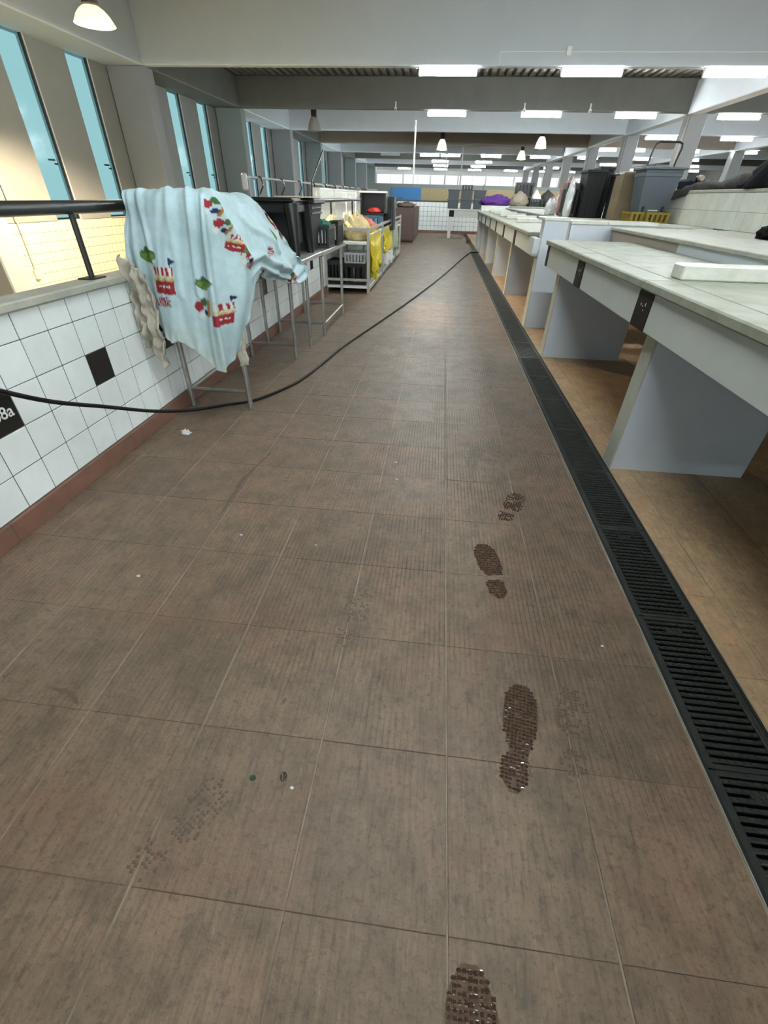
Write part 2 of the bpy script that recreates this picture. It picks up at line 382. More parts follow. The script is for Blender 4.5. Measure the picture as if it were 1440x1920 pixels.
cpm = B('ledge').cbox(-.062, .062, -.598, .598, 0, .034, .006).mesh('coping_stone')
cop = new('trim_1', B('ledge').box(-1.68, -1.59, -12, 20.3, .765, .766).mesh('trim_1')); cop['kind'] = 'structure'
for k in range(-3, 17): new('coping_stone', cpm, cop, (-1.628, .72+1.2*k, .766))

def number(txt, parent, loc, rot, size, name='stall_number', mt='white_paint', sx=1.0):
    cu = bpy.data.curves.new(name, 'FONT'); cu.body = txt; cu.size = size; cu.extrude = .0004; cu.align_x = 'CENTER'; cu.align_y = 'CENTER'; cu.offset = .0007
    cu.materials.append(M[mt]); o = bpy.data.objects.new(name, cu); C.objects.link(o); o.parent = parent; o.location = loc; o.rotation_euler = rot; o.scale = (sx, 1, 1); return o
number('108a', wl, (-1.5836, WY(-1)+.067, .452), (PI/2, 0, PI/2), .064)
number('107', wl, (-1.5836, WY(7)+.067, .452), (PI/2, 0, PI/2), .060)

# ---------------------------------------------------------------- outer side of the stairwell: tiled below, panels and window strips above
XO = -7.65
wo = struct('wall_outer', B('tile_grout').box(XO-.25, XO-.0016, -12, 58.5, -2.6, .595).use('beige').box(XO-.30, XO-.1, -12, 58.5, .595, .63))
ty = .165
yt = MB().use('tile_yellow')
for k in range(0, 330):
    y0 = -5+k*ty
    if y0 > 47: break
    for j in range(16 if y0 < 16 else 8):
        z1 = .595-j*ty
        if 7.0 < y0 < 11.2 and j < 11: wall_tile(wo, 'wall_tile', 'tile_yellow', 'y', (-.004, .004, -ty/2+.0035, ty/2-.0035, -ty/2+.0035, ty/2-.0035), (XO-.004, y0+ty/2, z1-ty/2))
        else: yt.box(XO-.008, XO, y0+.0035, y0+ty-.0035, z1-ty+.0035, z1-.0035)
o = put('distant_stairwell_tiles', yt, parent=wo); o['kind'] = 'stuff'
BY = [12.75+5.65*k for k in range(8)]; ALLY = [7.10, 1.45, -4.2]+BY
struct('wall_left_lower_floor', B('ledge').box(XO-.25, -1.69, -12, 58.5, -2.7, -2.6))['kind'] = 'structure'
# strips
edges = [-12]; strips = []
for b in sorted(ALLY):
    for a in (2.62, 4.36):
        strips.append((b-.0+a, b+a+.68))
for a, b in strips: edges += [a, b]
edges.append(58.5); pn = 0
for i in range(0, len(edges), 2):
    if edges[i+1]-edges[i] > .1:
        struct('wall_panel', B('beige').box(XO-.14, XO-.02, edges[i], edges[i+1], .60, 3.45), parent=wo)
for n, (a, b) in enumerate(strips):
    wn = struct('window_%d' % (n+1), B('glass').box(XO-.055, XO-.049, a+.0, b-.04, .60, 3.45))
    put('window_frame', B('white_paint').box(XO-.13, XO-.0, b-.012, b+.004, .60, 3.45), parent=wn)
    put('window_frame', B('frame').box(XO-.13, XO-.03, a-.01, a+.012, .60, 3.45), parent=wn)
    put('window_sill', B('frame').box(XO-.15, XO+.0, a-.01, b+.02, .58, .61), parent=wn)
    put('gasket', B('frame_dark').box(XO-.06, XO-.018, b-.04, b-.012, .60, 3.45), parent=wn)
    if b < 24:
        put('stay_bar', B('white_pl').box(XO-.09, XO-.075, b-.16, b-.06, 1.50, 1.53), parent=wn)
        put('stay_bar', B('white_pl').box(XO-.09, XO-.075, b-.30, b-.12, 1.56, 1.59), parent=wn)

# ---------------------------------------------------------------- pillars, beams, deck
colr = ['beam_near', 'beam_dark', 'beam_light', 'beam_brown', 'beam_light', 'beam_dark', 'beam_light', 'beam_dark']  # lit and shaded bays put into alternating beam colours
pcol = ['pillar_light', 'pillar_teal', 'pillar_light', 'pillar_teal', 'pillar_light', 'pillar_teal', 'pillar_light', 'pillar_teal']  # pillar colours follow the same lit and shaded bays
struct('wall_end', B('wall_white').box(-7.9, 22.2, 58.5, 58.8, -2.6, 4.7))
wbh = struct('wall_behind', B('white_paint').box(-7.9, 22.2, -12.3, -12, 3.25, 4.7).box(-7.9, 22.2, -12.3, -12, -2.7, .12).box(-7.9, -7.0, -12.3, -12, .12, 3.25))
for n in range(12):  # unseen glazing added behind the camera for low daylight fill
    x0 = -6.9+2.4*n
    g_ = struct('window_%d' % (50+n), B('clear').box(x0+.05, x0+2.35, -12.16, -12.15, .12, 3.25)); put('window_frame', B('white_paint').box(x0-.05, x0+.05, -12.2, -12.1, .12, 3.25), parent=g_)
pl = bpy.data.lights.new('window_portal', 'AREA'); pl.shape = 'RECTANGLE'; pl.size = 29; pl.size_y = 3.1; pl.cycles.is_portal = True
po = bpy.data.objects.new('window_portal', pl); C.objects.link(po); po.location = (7.5, -12.1, 1.7); po.rotation_euler = (-PI/2, 0, PI)

struct('wall_right', B('beige').box(22, 22.3, -12.3, 58.8, -.3, 4.7))
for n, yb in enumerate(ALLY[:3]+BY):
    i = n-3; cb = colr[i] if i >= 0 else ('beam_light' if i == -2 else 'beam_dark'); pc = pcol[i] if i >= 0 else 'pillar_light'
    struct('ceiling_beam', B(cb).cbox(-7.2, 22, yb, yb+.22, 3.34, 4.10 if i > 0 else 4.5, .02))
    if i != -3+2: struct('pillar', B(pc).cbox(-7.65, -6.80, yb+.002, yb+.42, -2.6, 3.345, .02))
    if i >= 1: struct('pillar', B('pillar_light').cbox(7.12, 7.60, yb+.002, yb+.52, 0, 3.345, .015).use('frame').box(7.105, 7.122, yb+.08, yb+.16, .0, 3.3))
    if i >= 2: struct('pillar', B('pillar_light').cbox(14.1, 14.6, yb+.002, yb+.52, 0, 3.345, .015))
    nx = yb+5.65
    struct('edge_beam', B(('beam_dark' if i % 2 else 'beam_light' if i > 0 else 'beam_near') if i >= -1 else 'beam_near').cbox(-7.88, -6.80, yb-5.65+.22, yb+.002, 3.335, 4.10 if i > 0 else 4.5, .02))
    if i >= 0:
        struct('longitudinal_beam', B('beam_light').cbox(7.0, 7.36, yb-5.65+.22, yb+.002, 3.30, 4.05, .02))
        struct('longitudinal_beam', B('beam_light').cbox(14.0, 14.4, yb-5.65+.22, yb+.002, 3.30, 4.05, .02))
dk = MB().use('deck'); pr = []
x = -7.9
while x < 22.2:
    pr += [(x, 4.11), (x+.115, 4.11), (x+.14, 4.19), (x+.205, 4.19)]; x += .23
n = len(pr)
for ya, ye, dz in ((-12.3, 12.9, .4), (12.9, 58.8, 0)):
    dk.add([(a, ya, z+dz) for a, z in pr]+[(a, ye, z+dz) for a, z in pr], [(i, i+1, n+i+1, n+i) for i in range(n-1)])
ceil = struct('ceiling', dk)
put('roof_board', B('deck').box(-8, 22.3, -12.3, 58.8, 4.64, 4.70), parent=ceil)

# cross parapet at the end of the aisle
wb = struct('wall_cross', B('tile_grout').box(-2.9, 9.0, 20.31, 20.45, -.002, 1.0).use('grey_wall').box(-2.9, 9.0, 20.31, 20.45, 1.0, 1.52))
ft = MB().use('tile')
for i in range(78):
    for j in range(6):
        x0 = -2.7+i*.15; ft.box(x0+.004, x0+.146, 20.30, 20.312, .09+.15*j+.004, .09+.15*(j+1)-.004)
o = put('distant_wall_tiles', ft, parent=wb); o['kind'] = 'stuff'
struct('baseboard_cross', B('skirt').box(-1.6, 9, 20.29, 20.312, 0, .08))
put('blue_board', B('blue').box(-2.02, -.90, 20.27, 20.31, 1.03, 1.41), parent=wb)
for a, b in ((-.89, .35), (.36, 1.58), (1.59, 2.8), (2.81, 4.0), (4.01, 5.2)): put('chipboard_sheet', B('osb').box(a, b, 20.27, 20.31, 1.03, 1.41), parent=wb)
put('white_post', B('white_paint').box(-1.24, -1.18, 20.33, 20.39, 1.5, 3.3), parent=wb)
for x0 in (-.1, .75): put('white_post', B('white_paint').box(x0, x0+.07, 30.3, 30.37, 0, 3.3), parent=wb)
# panelled bays of the far end wall, brightened by emission
we = bpy.data.objects['wall_end']
for i in range(20):
    x0 = -7.4+i*1.45
    put('wall_panel', B('lit_panel').cbox(x0+.03, x0+1.42, 58.42, 58.5, 1.0, 3.0, .02), parent=we)
for i in range(10):
    x0 = -7.45+i*2.9
    put('white_post', B('white_paint').box(x0-.06, x0+.06, 58.3, 58.42, 0, 3.9), parent=we)
put('end_beam', B('white_paint').box(-7.6, 22, 58.2, 58.45, 3.05, 3.35), parent=we)

# ---------------------------------------------------------------- lamps
def tube_lamp(x, y, z, label, off=False, first=[None, None]):
    i = 1 if off else 0
    if first[i] is None:
        t = thing('fluorescent_lamp', label, 'lamp', (x, y, z)); first[i] = t
        put('housing', B('white_paint').box(-.61, .61, -.05, .05, -.022, 0).box(-.60, .60, -.035, .035, -.045, -.022), parent=t)
        q = MB().use('tube_off' if off else 'tube'); q.tube([(-.59, 0, -.088), (.59, 0, -.088)], .043, 12); put('tube', q, parent=t)
        e = MB().use('white_paint')
        for sx in (-1, 1): put('end_cap', B('white_paint').box(min(sx*.59, sx*.61), max(sx*.59, sx*.61), -.035, .035, -.13, -.02), parent=t)
    else:
        t = copy_tree(first[i]); t.location = (x, y, z); t['label'] = label
    t['group'] = 'fluorescent lamps under the ceiling beams'
    return t
lamp_rows = {
 -9.85: [-.15, 2.75, 5.6, 8.5], -4.2: [-.15, 2.75, 5.6, 8.5], 1.45: [-.15, 2.75, 5.6, 8.5], 7.1: [-.15, 2.75, 5.6, 8.5, 11.4],  # unseen rows above and behind the camera, added for their light
 12.75: [-.15, 2.77, 5.55, 8.5, 11.4], 18.4: [-.15, 2.75, 5.55, 8.51, 11.4], 24.05: [8.46, 11.34, 14.3],
 29.7: [7.85, 9.25, 11.85, 14.6], 35.35: [-1.15, .15, 2.67, 5.65, 8.49, 11.5, 14.37], 41.0: [-.55, 2.61, 11.4, 16.9], 46.65: [-.55, 2.56, 8.5, 14.4, 19.4],
 52.3: [-4.0, -.59, 2.59, 5.9, 8.4, 11.13]}
words = {12.75: 'first', 18.4: 'second', 24.05: 'third', 29.7: 'fourth', 35.35: 'fifth', 41.0: 'sixth', 46.65: 'seventh', 52.3: 'eighth'}
nums = ['first', 'second', 'third', 'fourth', 'fifth', 'sixth', 'seventh']
for yb, xs in lamp_rows.items():
    for j, x0 in enumerate(xs):
        lab = f'lit white fluorescent lamp, {nums[j]} from the window side under the {words[yb]} crossbeam' if yb in words else 'lit white fluorescent lamp under the crossbeams above and behind the walkway'
        tube_lamp(x0, yb+.11, 3.34, lab)
tube_lamp(-3.64, 35.47, 3.34, 'unlit fluorescent lamp without glow near the window wall', True)

def bell_lamp(x, y, z, label, glow='bulb_cool', lit=True, sq=1.0):
    t = thing('bell_lamp', label, 'lamp', (x, y, z)); t['group'] = 'bell shaped lamps hanging from the ceiling'
    k = MB().use('bell' if not lit else 'bell_warm' if z < 2.95 else 'bell_glow'); k.lathe([(.06, .40), (.10, .39), (.15, .32), (.20, .20), (.235, .06), (.25, 0), (.243, .004), (.228, .06), (.19, .20), (.14, .31), (.09, .37)], n=28, cap=False); k.v = [(a, b, c*sq) for a, b, c in k.v]
    put('shade', k, parent=t, smooth=True)
    k = MB().use('lamp_metal'); k.lathe([(.05, .38*sq), (.10, .39*sq+.02), (.105, .62), (.085, .68), (.03, .70)], n=16); put('gear_box', k, parent=t, smooth=True)
    k = MB().use('lamp_metal'); k.tube([(0, 0, .69), (0, 0, 4.10-z)], .009, 6); put('suspension_rod', k, parent=t)
    if lit:
        k = MB().use(glow); k.lathe([(.0, -.012), (.14, -.008), (.225, .0), (.236, .012), (.0, .05)], n=24, cap=False); put('bulb', k, parent=t, smooth=True)
    else:
        k = MB().use('tube_off'); k.lathe([(.0, .1), (.04, .11), (.06, .16), (.05, .25), (.02, .38)], n=12, cap=False); put('bulb', k, parent=t, smooth=True)
    return t
b0 = bell_lamp(-4.80, 8.00, 2.90, 'glowing warm bell lamp hanging nearest, in front of the first window strips', 'bulb', sq=.42)
bell_lamp(-4.93, 20.7, 3.0, 'unlit grey bell lamp with black gear box hanging by the window wall', lit=False)
bell_lamp(-.33, 27.6, 3.0, 'lit pale bell lamp hanging over the end of the walkway')
bell_lamp(4.05, 25.8, 3.0, 'lit pale bell lamp hanging beyond the second row of stalls')
bell_lamp(4.2, 33.0, 3.0, 'smaller looking lit bell lamp with black top, hanging farthest back', 'bulb')
def light(name, kind, loc, energy, col, size=.2, rot=None, spot=None):
    l = bpy.data.lights.new(name, kind); l.energy = energy; l.color = col
    if kind == 'AREA': l.size = size; l.shape = 'DISK'
    else: l.shadow_soft_size = size
    if spot: l.spot_size = spot; l.spot_blend = .35
    o = bpy.data.objects.new(name, l); C.objects.link(o); o.location = loc
    if rot: o.rotation_euler = rot
    return o
light('bell_lamp_light', 'SPOT', (-4.80, 8.00, 2.87), 1700, (1, .78, .50), .10, (0, 0, 0), math.radians(150))
light('bell_lamp_spill', 'POINT', (-4.80, 8.00, 2.80), 25, (1, .78, .45), .12)
# lamps of the floor below, which light the stairwell wall
for yy in (3.5, 7.2, 10.9, 15, 20, 26, 33, 41): light('stairwell_lamp_light', 'SPOT', (-5.0, yy, .55), 24, (1, .83, .52), .2, (0, math.radians(48), 0), math.radians(112))
t = thing('vertical_pipe', 'beige vertical pipe standing before the lit stairwell tiles at the left picture edge', 'pipe', (-7.52, 8.15, 0)); put('pipe_body', B('frame').tube([(0, 0, -2.6), (0, 0, 3.4)], .055, 14), parent=t, smooth=True)
t = thing('junction_box', 'small beige junction box with thin cable on the stairwell tiles', 'box', (-7.63, 8.62, -.22)); put('box_body', B('frame').cbox(-.02, .03, -.05, .05, -.08, .08, .006), parent=t); put('cable', B('frame').tube([(.01, 0, .08), (.01, .01, .7), (.01, 0, 1.6)], .012, 6), parent=t)

# power conduit and sensor on the first beam, cameras under the beams
t = thing('wall_sensor', 'small white sensor box with thin conduit on the first crossbeam', 'sensor', (2.22, 12.75, 3.49))
put('sensor_box', B('white_pl').cbox(-.05, .05, -.05, 0, 0, .13, .006), parent=t)
put('conduit', B('white_paint').box(-1.35, 4.2, -.016, -.001, .045, .062), parent=t)
put('conduit', B('white_paint').box(-1.35, -1.335, -.016, -.001, -.14, .045), parent=t)
for x0, yb, lab in ((-1.75, 18.4, 'small white ceiling camera hanging under the second crossbeam near the windows'), (2.2, 18.4, 'tiny pale detector on the second crossbeam between two lamps'), (4.15, 18.4, 'tiny pale detector on the second crossbeam further right')):
    t = thing('ceiling_camera', lab, 'camera', (x0, yb-.03, 3.36))
    put('bracket', B('white_pl').box(-.02, .02, 0, .03, .02, .16), parent=t)
    put('camera_body', B('white_pl').cbox(-.035, .035, -.06, .03, -.06, .03, .008).use('black_pl').box(-.02, .02, -.064, -.058, -.045, -.02), parent=t)

# ---------------------------------------------------------------- drain grate, 50 cm lengths
sl = MB().use('grate'); sl.cbox(-.081, .081, -.0058, .0058, -.018, -.0015, .0025)
for i in range(9): sl.box(-.078+.0195*i-.003, -.078+.0195*i+.003, -.0035, .0035, -.002, .0008)
slat_me = sl.mesh('slat')
fr = MB().use('grate'); fr.cbox(-.1, -.080, -.2485, .2485, -.022, .0008, .002); fr_me = fr.mesh('grate_rim')
end_me = B('grate').cbox(-.082, .082, -.007, .007, -.02, 0, .002).mesh('grate_end')
logo = MB().use('grate')
for a, b in (((-.02, 0), (-.012, .012)), ((-.012, .012), (-.004, 0)), ((-.004, 0), (.004, .012)), ((.004, .012), (.014, 0)), ((.010, 0), (.018, .012))): logo.beam((a[0], a[1]-.006, .001), (b[0], b[1]-.006, .001), .003, .002)
logo.box(-.026, .024, -.010, .010, -.006, .0); logo_me = logo.mesh('maker_mark')
farslat = MB().use('grate')
for i in range(23): farslat.box(-.081, .081, -.231+.0205*i, -.219+.0205*i, -.016, -.0015)
far_me = farslat.mesh('slats')
place = ['nearest the camera', 'beside the muddy footprint', 'beside the nearest counter support']
for k in range(-3, 28):
    yc = 1.10+.5*k+.25
    if yc > 13.6 or yc < -.2: continue
    d = 'cast iron drain grate length in the floor channel'
    lab = {-2: 'black drain grate length at the bottom right edge of the picture', -1: 'black drain grate length with maker mark, opposite the wet footprint', 0: 'black drain grate length second opposite the paired footprints', 1: 'black drain grate length just before the nearest counter support', 2: 'black drain grate length beside the nearest counter support'}.get(k, f'black drain grate length, {["third","fourth","fifth","sixth","seventh","eighth","ninth","tenth","eleventh","twelfth","thirteenth","fourteenth","fifteenth","sixteenth","seventeenth","eighteenth","nineteenth","twentieth","twenty-first","twenty-second","twenty-third","twenty-fourth"][min(max(k,3)-3,23)]} past the nearest counter support' if k > 2 else d+' below the picture edge')
    t = thing('drain_grate', lab, 'grate', (.8785, yc, 0), 0, 'cast iron grates along the floor drain')
    new('grate_rim', fr_me, t); r_ = new('grate_rim', fr_me, t); r_.rotation_euler = (0, 0, PI)
    new('grate_end', end_me, t, (0, -.2425, 0)); new('grate_end', end_me, t, (0, .2425, 0))
    if k < 6:
        for i in range(23):
            new('slat', slat_me, t, (0, -.2255+.0205*i, R.uniform(-.0008, .0006)))
        new('maker_mark', logo_me, t, (0, .196, 0))
    else:
        q = new('slats', far_me, t); q['kind'] = 'stuff'
struct('drain_channel', B('black_void').box(.770, .7785, -1, 13.7, -.11, .001).box(.9785, .987, -1, 13.7, -.11, .001).box(.775, .985, -1, 13.7, -.112, -.105))['kind'] = 'structure'
struct('trim_2', B('alu').box(.7665, .7695, -1, 13.7, -.01, .0012))
struct('trim_3', B('alu').box(.9872, .9890, -1, 13.7, -.01, .0012))

# ---------------------------------------------------------------- stall counters right of the drain
def plates(t, ys, x=.938, z0=.677, z1=.832):
    for y in ys: put('number_plate', B('plate').box(x-.003, x+.01, y-.0, y+.16, z0, z1), parent=t)
def marks(t, y):
    k = MB().use('white_paint')
    for dy, dz, h in ((.050, .095, .014), (.078, .09, .006), (.098, .092, .010), (.060, .075, .005)): k.box(.9345, .9352, y+dy, y+dy+.006, .677+dz, .677+dz+h)
    o = put('plate_marks', k, parent=t); o['kind'] = 'stuff'
c1 = thing('stall_counter', 'long grey stall counter with pale marble top nearest on the right', 'counter')
put('apron', B('conc_front').cbox(.940, 1.03, -.6, 4.57, .675, .833, .004), parent=c1)
put('underside_slab', B('conc_blue').box(1.03, 1.64, -.6, 4.57, .735, .833), parent=c1)
for y0, y1 in ((-.6, 1.15), (1.153, 2.30), (2.303, 3.45), (3.453, 4.61)):
    put('marble_slab', B('marble').cbox(.918, 1.052, y0, y1, .833, .870, .006), parent=c1)
    put('marble_slab', B('marble').cbox(1.058, 1.640, y0, y1, .833, .869, .003), parent=c1)
for y in (.14, 2.14, 4.15): put('support', B('conc_blue').box(.998, 1.655, y, y+.11, 0, .735).use('conc_edge').box(.990, .998, y, y+.11, 0, .735), parent=c1)
plates(c1, (1.03, 2.19, 3.34)); put('number_plate', B('plate').box(.935, .945, 4.50, 4.572, .677, .832), parent=c1)
marks(c1, 2.19); marks(c1, 3.34)
t = thing('marble_divider', 'pale marble divider block lying across the nearest counter top', 'divider')
put('divider_bar', B('marble_white').cbox(1.082, 1.64, 2.335, 2.445, .870, .930, .006), parent=t)
c2 = thing('stall_counter', 'second stall counter with many dark plates, receding behind the first', 'counter')
put('apron', B('conc_front').cbox(.940, .997, 5.30, 14.6, .675, .833, .004), parent=c2)
put('underside_slab', B('conc_blue').box(1.03, 1.64, 5.46, 14.6, .735, .833), parent=c2)
yy = [5.62]+[6.92+1.165*i for i in range(7)]+[14.61]
for a, b in zip(yy[:-1], yy[1:]): put('marble_slab', B('marble').cbox(.918, 1.60, a+.001, b-.001, .833, .870, .006), parent=c2)
for y in (7.26, 9.20, 11.1, 13.0, 14.45): put('support', B('conc_blue').box(.998, 1.655, y, y+.11, 0, .735).use('conc_edge').box(.990, .998, y, y+.11, 0, .735), parent=c2)
plates(c2, [6.68, 7.95, 9.2, 10.4, 11.6, 12.8, 14.0])
put('end_cheek', B('conc_blue').box(.93, 1.0, 5.275, 5.30, .70, .833), parent=c2)
for i, y in enumerate((7.95, 9.25, 10.45, 11.7, 12.9)):
    t = thing('marble_divider', ['first', 'second', 'third', 'fourth', 'fifth'][i]+' marble divider block along the far counter top', 'divider', group='marble dividers on the far counter')
    put('divider_bar', B('marble_white').cbox(1.10, 1.60, y, y+.10, .870, .925, .006), parent=t)
t = thing('stall_partition', 'blue-grey end wall with white marble cap between the two counters', 'partition')
put('end_panel', B('conc_blue').box(.998, 1.225, 5.26, 5.42, 0, .985).use('conc_edge').box(.990, .998, 5.26, 5.42, 0, .735), parent=t)
put('cap', B('marble_white').cbox(.985, 1.235, 5.25, 5.60, .985, 1.012, .004), parent=t)
put('side_panel', B('conc_blue').box(1.262, 2.05, 5.29, 5.45, .0, .962), parent=t)
put('joint_post', B('conc_edge').box(1.225, 1.262, 5.31, 5.42, 0, .975), parent=t)
put('cap', B('marble_white').cbox(1.255, 1.60, 5.275, 5.60, .962, .992, .004), parent=t)
put('cap', B('marble_white').cbox(1.603, 2.075, 5.275, 5.60, .962, .992, .004), parent=t)

# platform behind the counters with tiled back
pf = thing('stall_platform', 'raised grey platform with worn stone top behind the nearest counter', 'platform')
put('front_wall', B('conc_blue').box(1.645, 1.70, -.6, 3.75, .74, .925), parent=pf)
put('front_wall', B('beam_brown').box(1.645, 1.70, 3.75, 5.25, .74, .925), parent=pf)
put('back_wall', B('conc_blue').box(2.55, 2.745, -.6, 14.6, 0, .94), parent=pf)
put('deck_slab', B('conc_blue').box(1.70, 2.745, -.6, 5.25, .80, .925), parent=pf)
for i in range(5): put('stone_slab', B('ledge').cbox(1.63, 2.742, -.6+1.17*i+.001, .57+1.17*i-.001, .925, .950, .004), parent=pf)
put('deck_slab', B('conc_blue').box(1.72, 2.745, 5.46, 14.6, .80, .925), parent=pf)
for i in range(8): put('stone_slab', B('ledge').cbox(1.66, 2.742, 5.62+1.12*i+.001, 6.74+1.12*i-.001, .925, .950, .004), parent=pf)
sb = thing('tiled_stall_back', 'low white tiled back wall with stone cap behind the stalls', 'wall')
put('core', B('tile_grout').box(2.7455, 2.93, -.6, 9.5, 0, 1.245), parent=sb)
me = B('tile_stone').cbox(-.004, .004, -.0725, .0725, -.0725, .0725, .0015).mesh('wall_tile')
for i in range(68):
    for j in range(2):
        y0 = -.6+.1475*i
        if y0 > 9.3: continue
        new('wall_tile', me, sb, (2.7475+R.uniform(-.0005, .0005), y0+.075, .950+.0735+.147*j))
for i in range(9): put('cap_stone', B('ledge').cbox(2.735, 2.95, -.6+1.12*i+.001, .52+1.12*i-.001, 1.246, 1.272, .004), parent=sb)
# cross block at the far end of the row
t = thing('stall_end_block', 'raised block with pale marble front at the far end of the counters', 'counter')
put('block', B('conc_blue').box(1.02, 3.3, 14.66, 15.3, 0, .955), parent=t)
put('marble_face', B('marble_white').cbox(1.02, 1.74, 14.62, 14.66, .86, .99, .004), parent=t)
put('marble_face', B('conc_front').cbox(1.76, 3.2, 14.63, 14.66, .78, .95, .004), parent=t)
put('top_slab', B('marble').cbox(1.0, 3.3, 14.63, 15.3, .956, .99, .004), parent=t)
t = thing('cross_counter', 'pale cross counter with tall leg at the end of the walkway', 'counter')
put('apron', B('conc_front').cbox(.20, 6.2, 17.85, 17.93, .63, .80, .004), parent=t)
put('top_slab', B('marble_white').cbox(.18, 6.2, 17.82, 18.6, .80, .84, .004), parent=t)
for x0 in (.2, 2.2, 4.2, 6.0): put('support', B('white_paint').box(x0, x0+.1, 17.86, 18.5, 0, .80), parent=t)
put('number_plate', B('plate').box(.20, .36, 17.835, 17.85, .62, .80), parent=t)

# ---------------------------------------------------------------- rail on the low wall
rl = thing('handrail', 'thick black round handrail with posts on the low tiled wall', 'railing', (-1.635, 0, 0))
put('rail_pipe', B('rail').tube([(0, -3, 1.078), (0, 20.2, 1.078)], .026, 14), parent=rl, smooth=True)
for k in range(-2, 11):
    y = 2.165+1.82*k
    p = put('post', B('rail').tube([(0, y, .806), (0, y, 1.07)], .013, 10), parent=rl, smooth=True)
    put('base_plate', B('rail').cbox(-.038, .038, y-.05, y+.05, .800, .806, .001), parent=p)
# pipe with hooks above the rail
M['pipe_grey'] = mat('dull_grey_pipe', (.22, .24, .25), .5)
t = thing('hook_pipe', 'thin grey pipe with dark hooks running above the handrail', 'pipe', (-1.845, 0, 0))
put('pipe', B('pipe_grey').tube([(0, 4.9, 1.262), (0, 14.6, 1.262)], .011, 8), parent=t, smooth=True)
for y in (4.95, 6.8, 9.2, 11.6, 14.2): put('upright', B('pipe_grey').box(-.012, .012, y, y+.024, .801, 1.262), parent=t)
for i in range(10): put('hook', B('black_pl').tube([(0, 5.25+.72*i, 1.275), (.03, 5.25+.72*i, 1.265), (.06, 5.20+.72*i, 1.20), (.03, 5.16+.72*i, 1.13)], .008, 6), parent=t)
t = thing('round_cap', 'upright grey rounded plate at the near end of the hook pipe', 'plate', (-1.845, 4.885, 1.16)); put('plate_body', B('bell').cbox(-.03, .02, -.02, .02, 0, .13, .012), parent=t)
t = thing('stick', 'thin black stick leaning up against the window wall side', 'stick', (-1.70, 6.84, 1.20))
put('stick_pole', B('rail').tube([(-.005, -.10, -.39), (-.005, 0, .08), (-.0, .7, .42)], .012, 8), parent=t)

# ---------------------------------------------------------------- steel tables
def table(y0, y1, x0, x1, label, zt=.735):
    t = thing('steel_table', label, 'table', (0, 0, 0), group='stainless steel tables along the low wall')
    put('table_top', B('steel_top').cbox(x0-.03, x1+.04, y0-.07, y1+.07, zt-.040, zt, .004), parent=t)
    for x in (x0, x1):
        for y in (y0, y1): put('leg', B('steel').tube([(x, y, 0), (x, y, zt-.04)], .0155, 12), parent=t, smooth=True)
    for y in (y0, y1): put('rung', B('steel').tube([(x0, y, .115), (x1, y, .115)], .010, 8), parent=t, smooth=True)
    put('rung', B('steel').tube([(x1 if y0 > 4 else x0, y0, .105), (x1 if y0 > 4 else x0, y1, .105)], .010, 8), parent=t, smooth=True)
    return t
ta = table(2.60, 3.69, -1.535, -1.145, 'steel tube table half hidden under the light blue cloth')
put('back_panel', B('bell').box(-1.52, -1.50, 3.20, 3.66, .52, .695), parent=ta)
tb = table(4.52, 5.48, -1.545, -1.085, 'steel tube table holding the black stool and crates', .730)
t = thing('table_bridge', 'steel plank bridging the two steel tables', 'plank'); put('plank_board', B('steel_top').cbox(-1.56, -1.05, 3.765, 4.445, .700, .733, .004), parent=t)
put('leg', B('steel').tube([(-1.12, 4.1, 0), (-1.12, 4.1, .70)], .0145, 12), parent=t, smooth=True)
put('leg', B('steel').tube([(-1.53, 4.1, 0), (-1.53, 4.1, .70)], .0145, 12), parent=t, smooth=True)

# ---------------------------------------------------------------- lattice crates
def crate_mesh(w_, d, h, mt, nu=9, nv=5, th=.012, open_rows=None, bottom=True):
    """open topped crate, the sides a lattice (one connected shell)"""
    nud = max(3, int(round(nu*d/w_))); ring = []
    for i in range(nu): ring.append((-w_/2+w_*i/nu, -d/2, i, nu))
    for i in range(nud): ring.append((w_/2, -d/2+d*i/nud, i, nud))
    for i in range(nu): ring.append((w_/2-w_*i/nu, d/2, i, nu))
    for i in range(nud): ring.append((-w_/2, d/2-d*i/nud, i, nud))
    n = len(ring); vs = []; fs = []; zs = [0, .12*h]+[(.12+.70*k/(nv-2))*h for k in range(1, nv-1)]+[h]
    for z in zs:
        f = 1-.05*(1-z/h)
        for x, y, *_ in ring: vs.append((x*f, y*f, z))
    for j in range(len(zs)-1):
        for k in range(n):
            i, m_ = ring[k][2], ring[k][3]
            if 0 < j < len(zs)-2 and i % 2 == 1 and 0 < i < m_-1: continue
            k2 = (k+1) % n; fs.append((j*n+k, j*n+k2, (j+1)*n+k2, (j+1)*n+k))
    if bottom: fs.append(tuple(range(n))[::-1])
    mb = MB().use(mt); mb.add(vs, fs); return mb.mesh('crate'), th
def crate(name, label, size, mt, loc, rz=0, group=None, nu=9, nv=5, rim=True):
    t = thing(name, label, 'crate', loc, rz, group)
    me, th = crate_mesh(*size, mt, nu, nv); o = new('crate_body', me, t); solid(o, .008)
    if rim:
        w_, d, h = size; k = MB().use(mt)
        k.box(-w_/2-.008, w_/2+.008, -d/2-.008, -d/2+.008, h-.022, h).box(-w_/2-.008, w_/2+.008, d/2-.008, d/2+.008, h-.022, h)
        k.box(-w_/2-.008, -w_/2+.008, -d/2, d/2, h-.022, h).box(w_/2-.008, w_/2+.008, -d/2, d/2, h-.022, h); put('rim', k, parent=t)
    return t
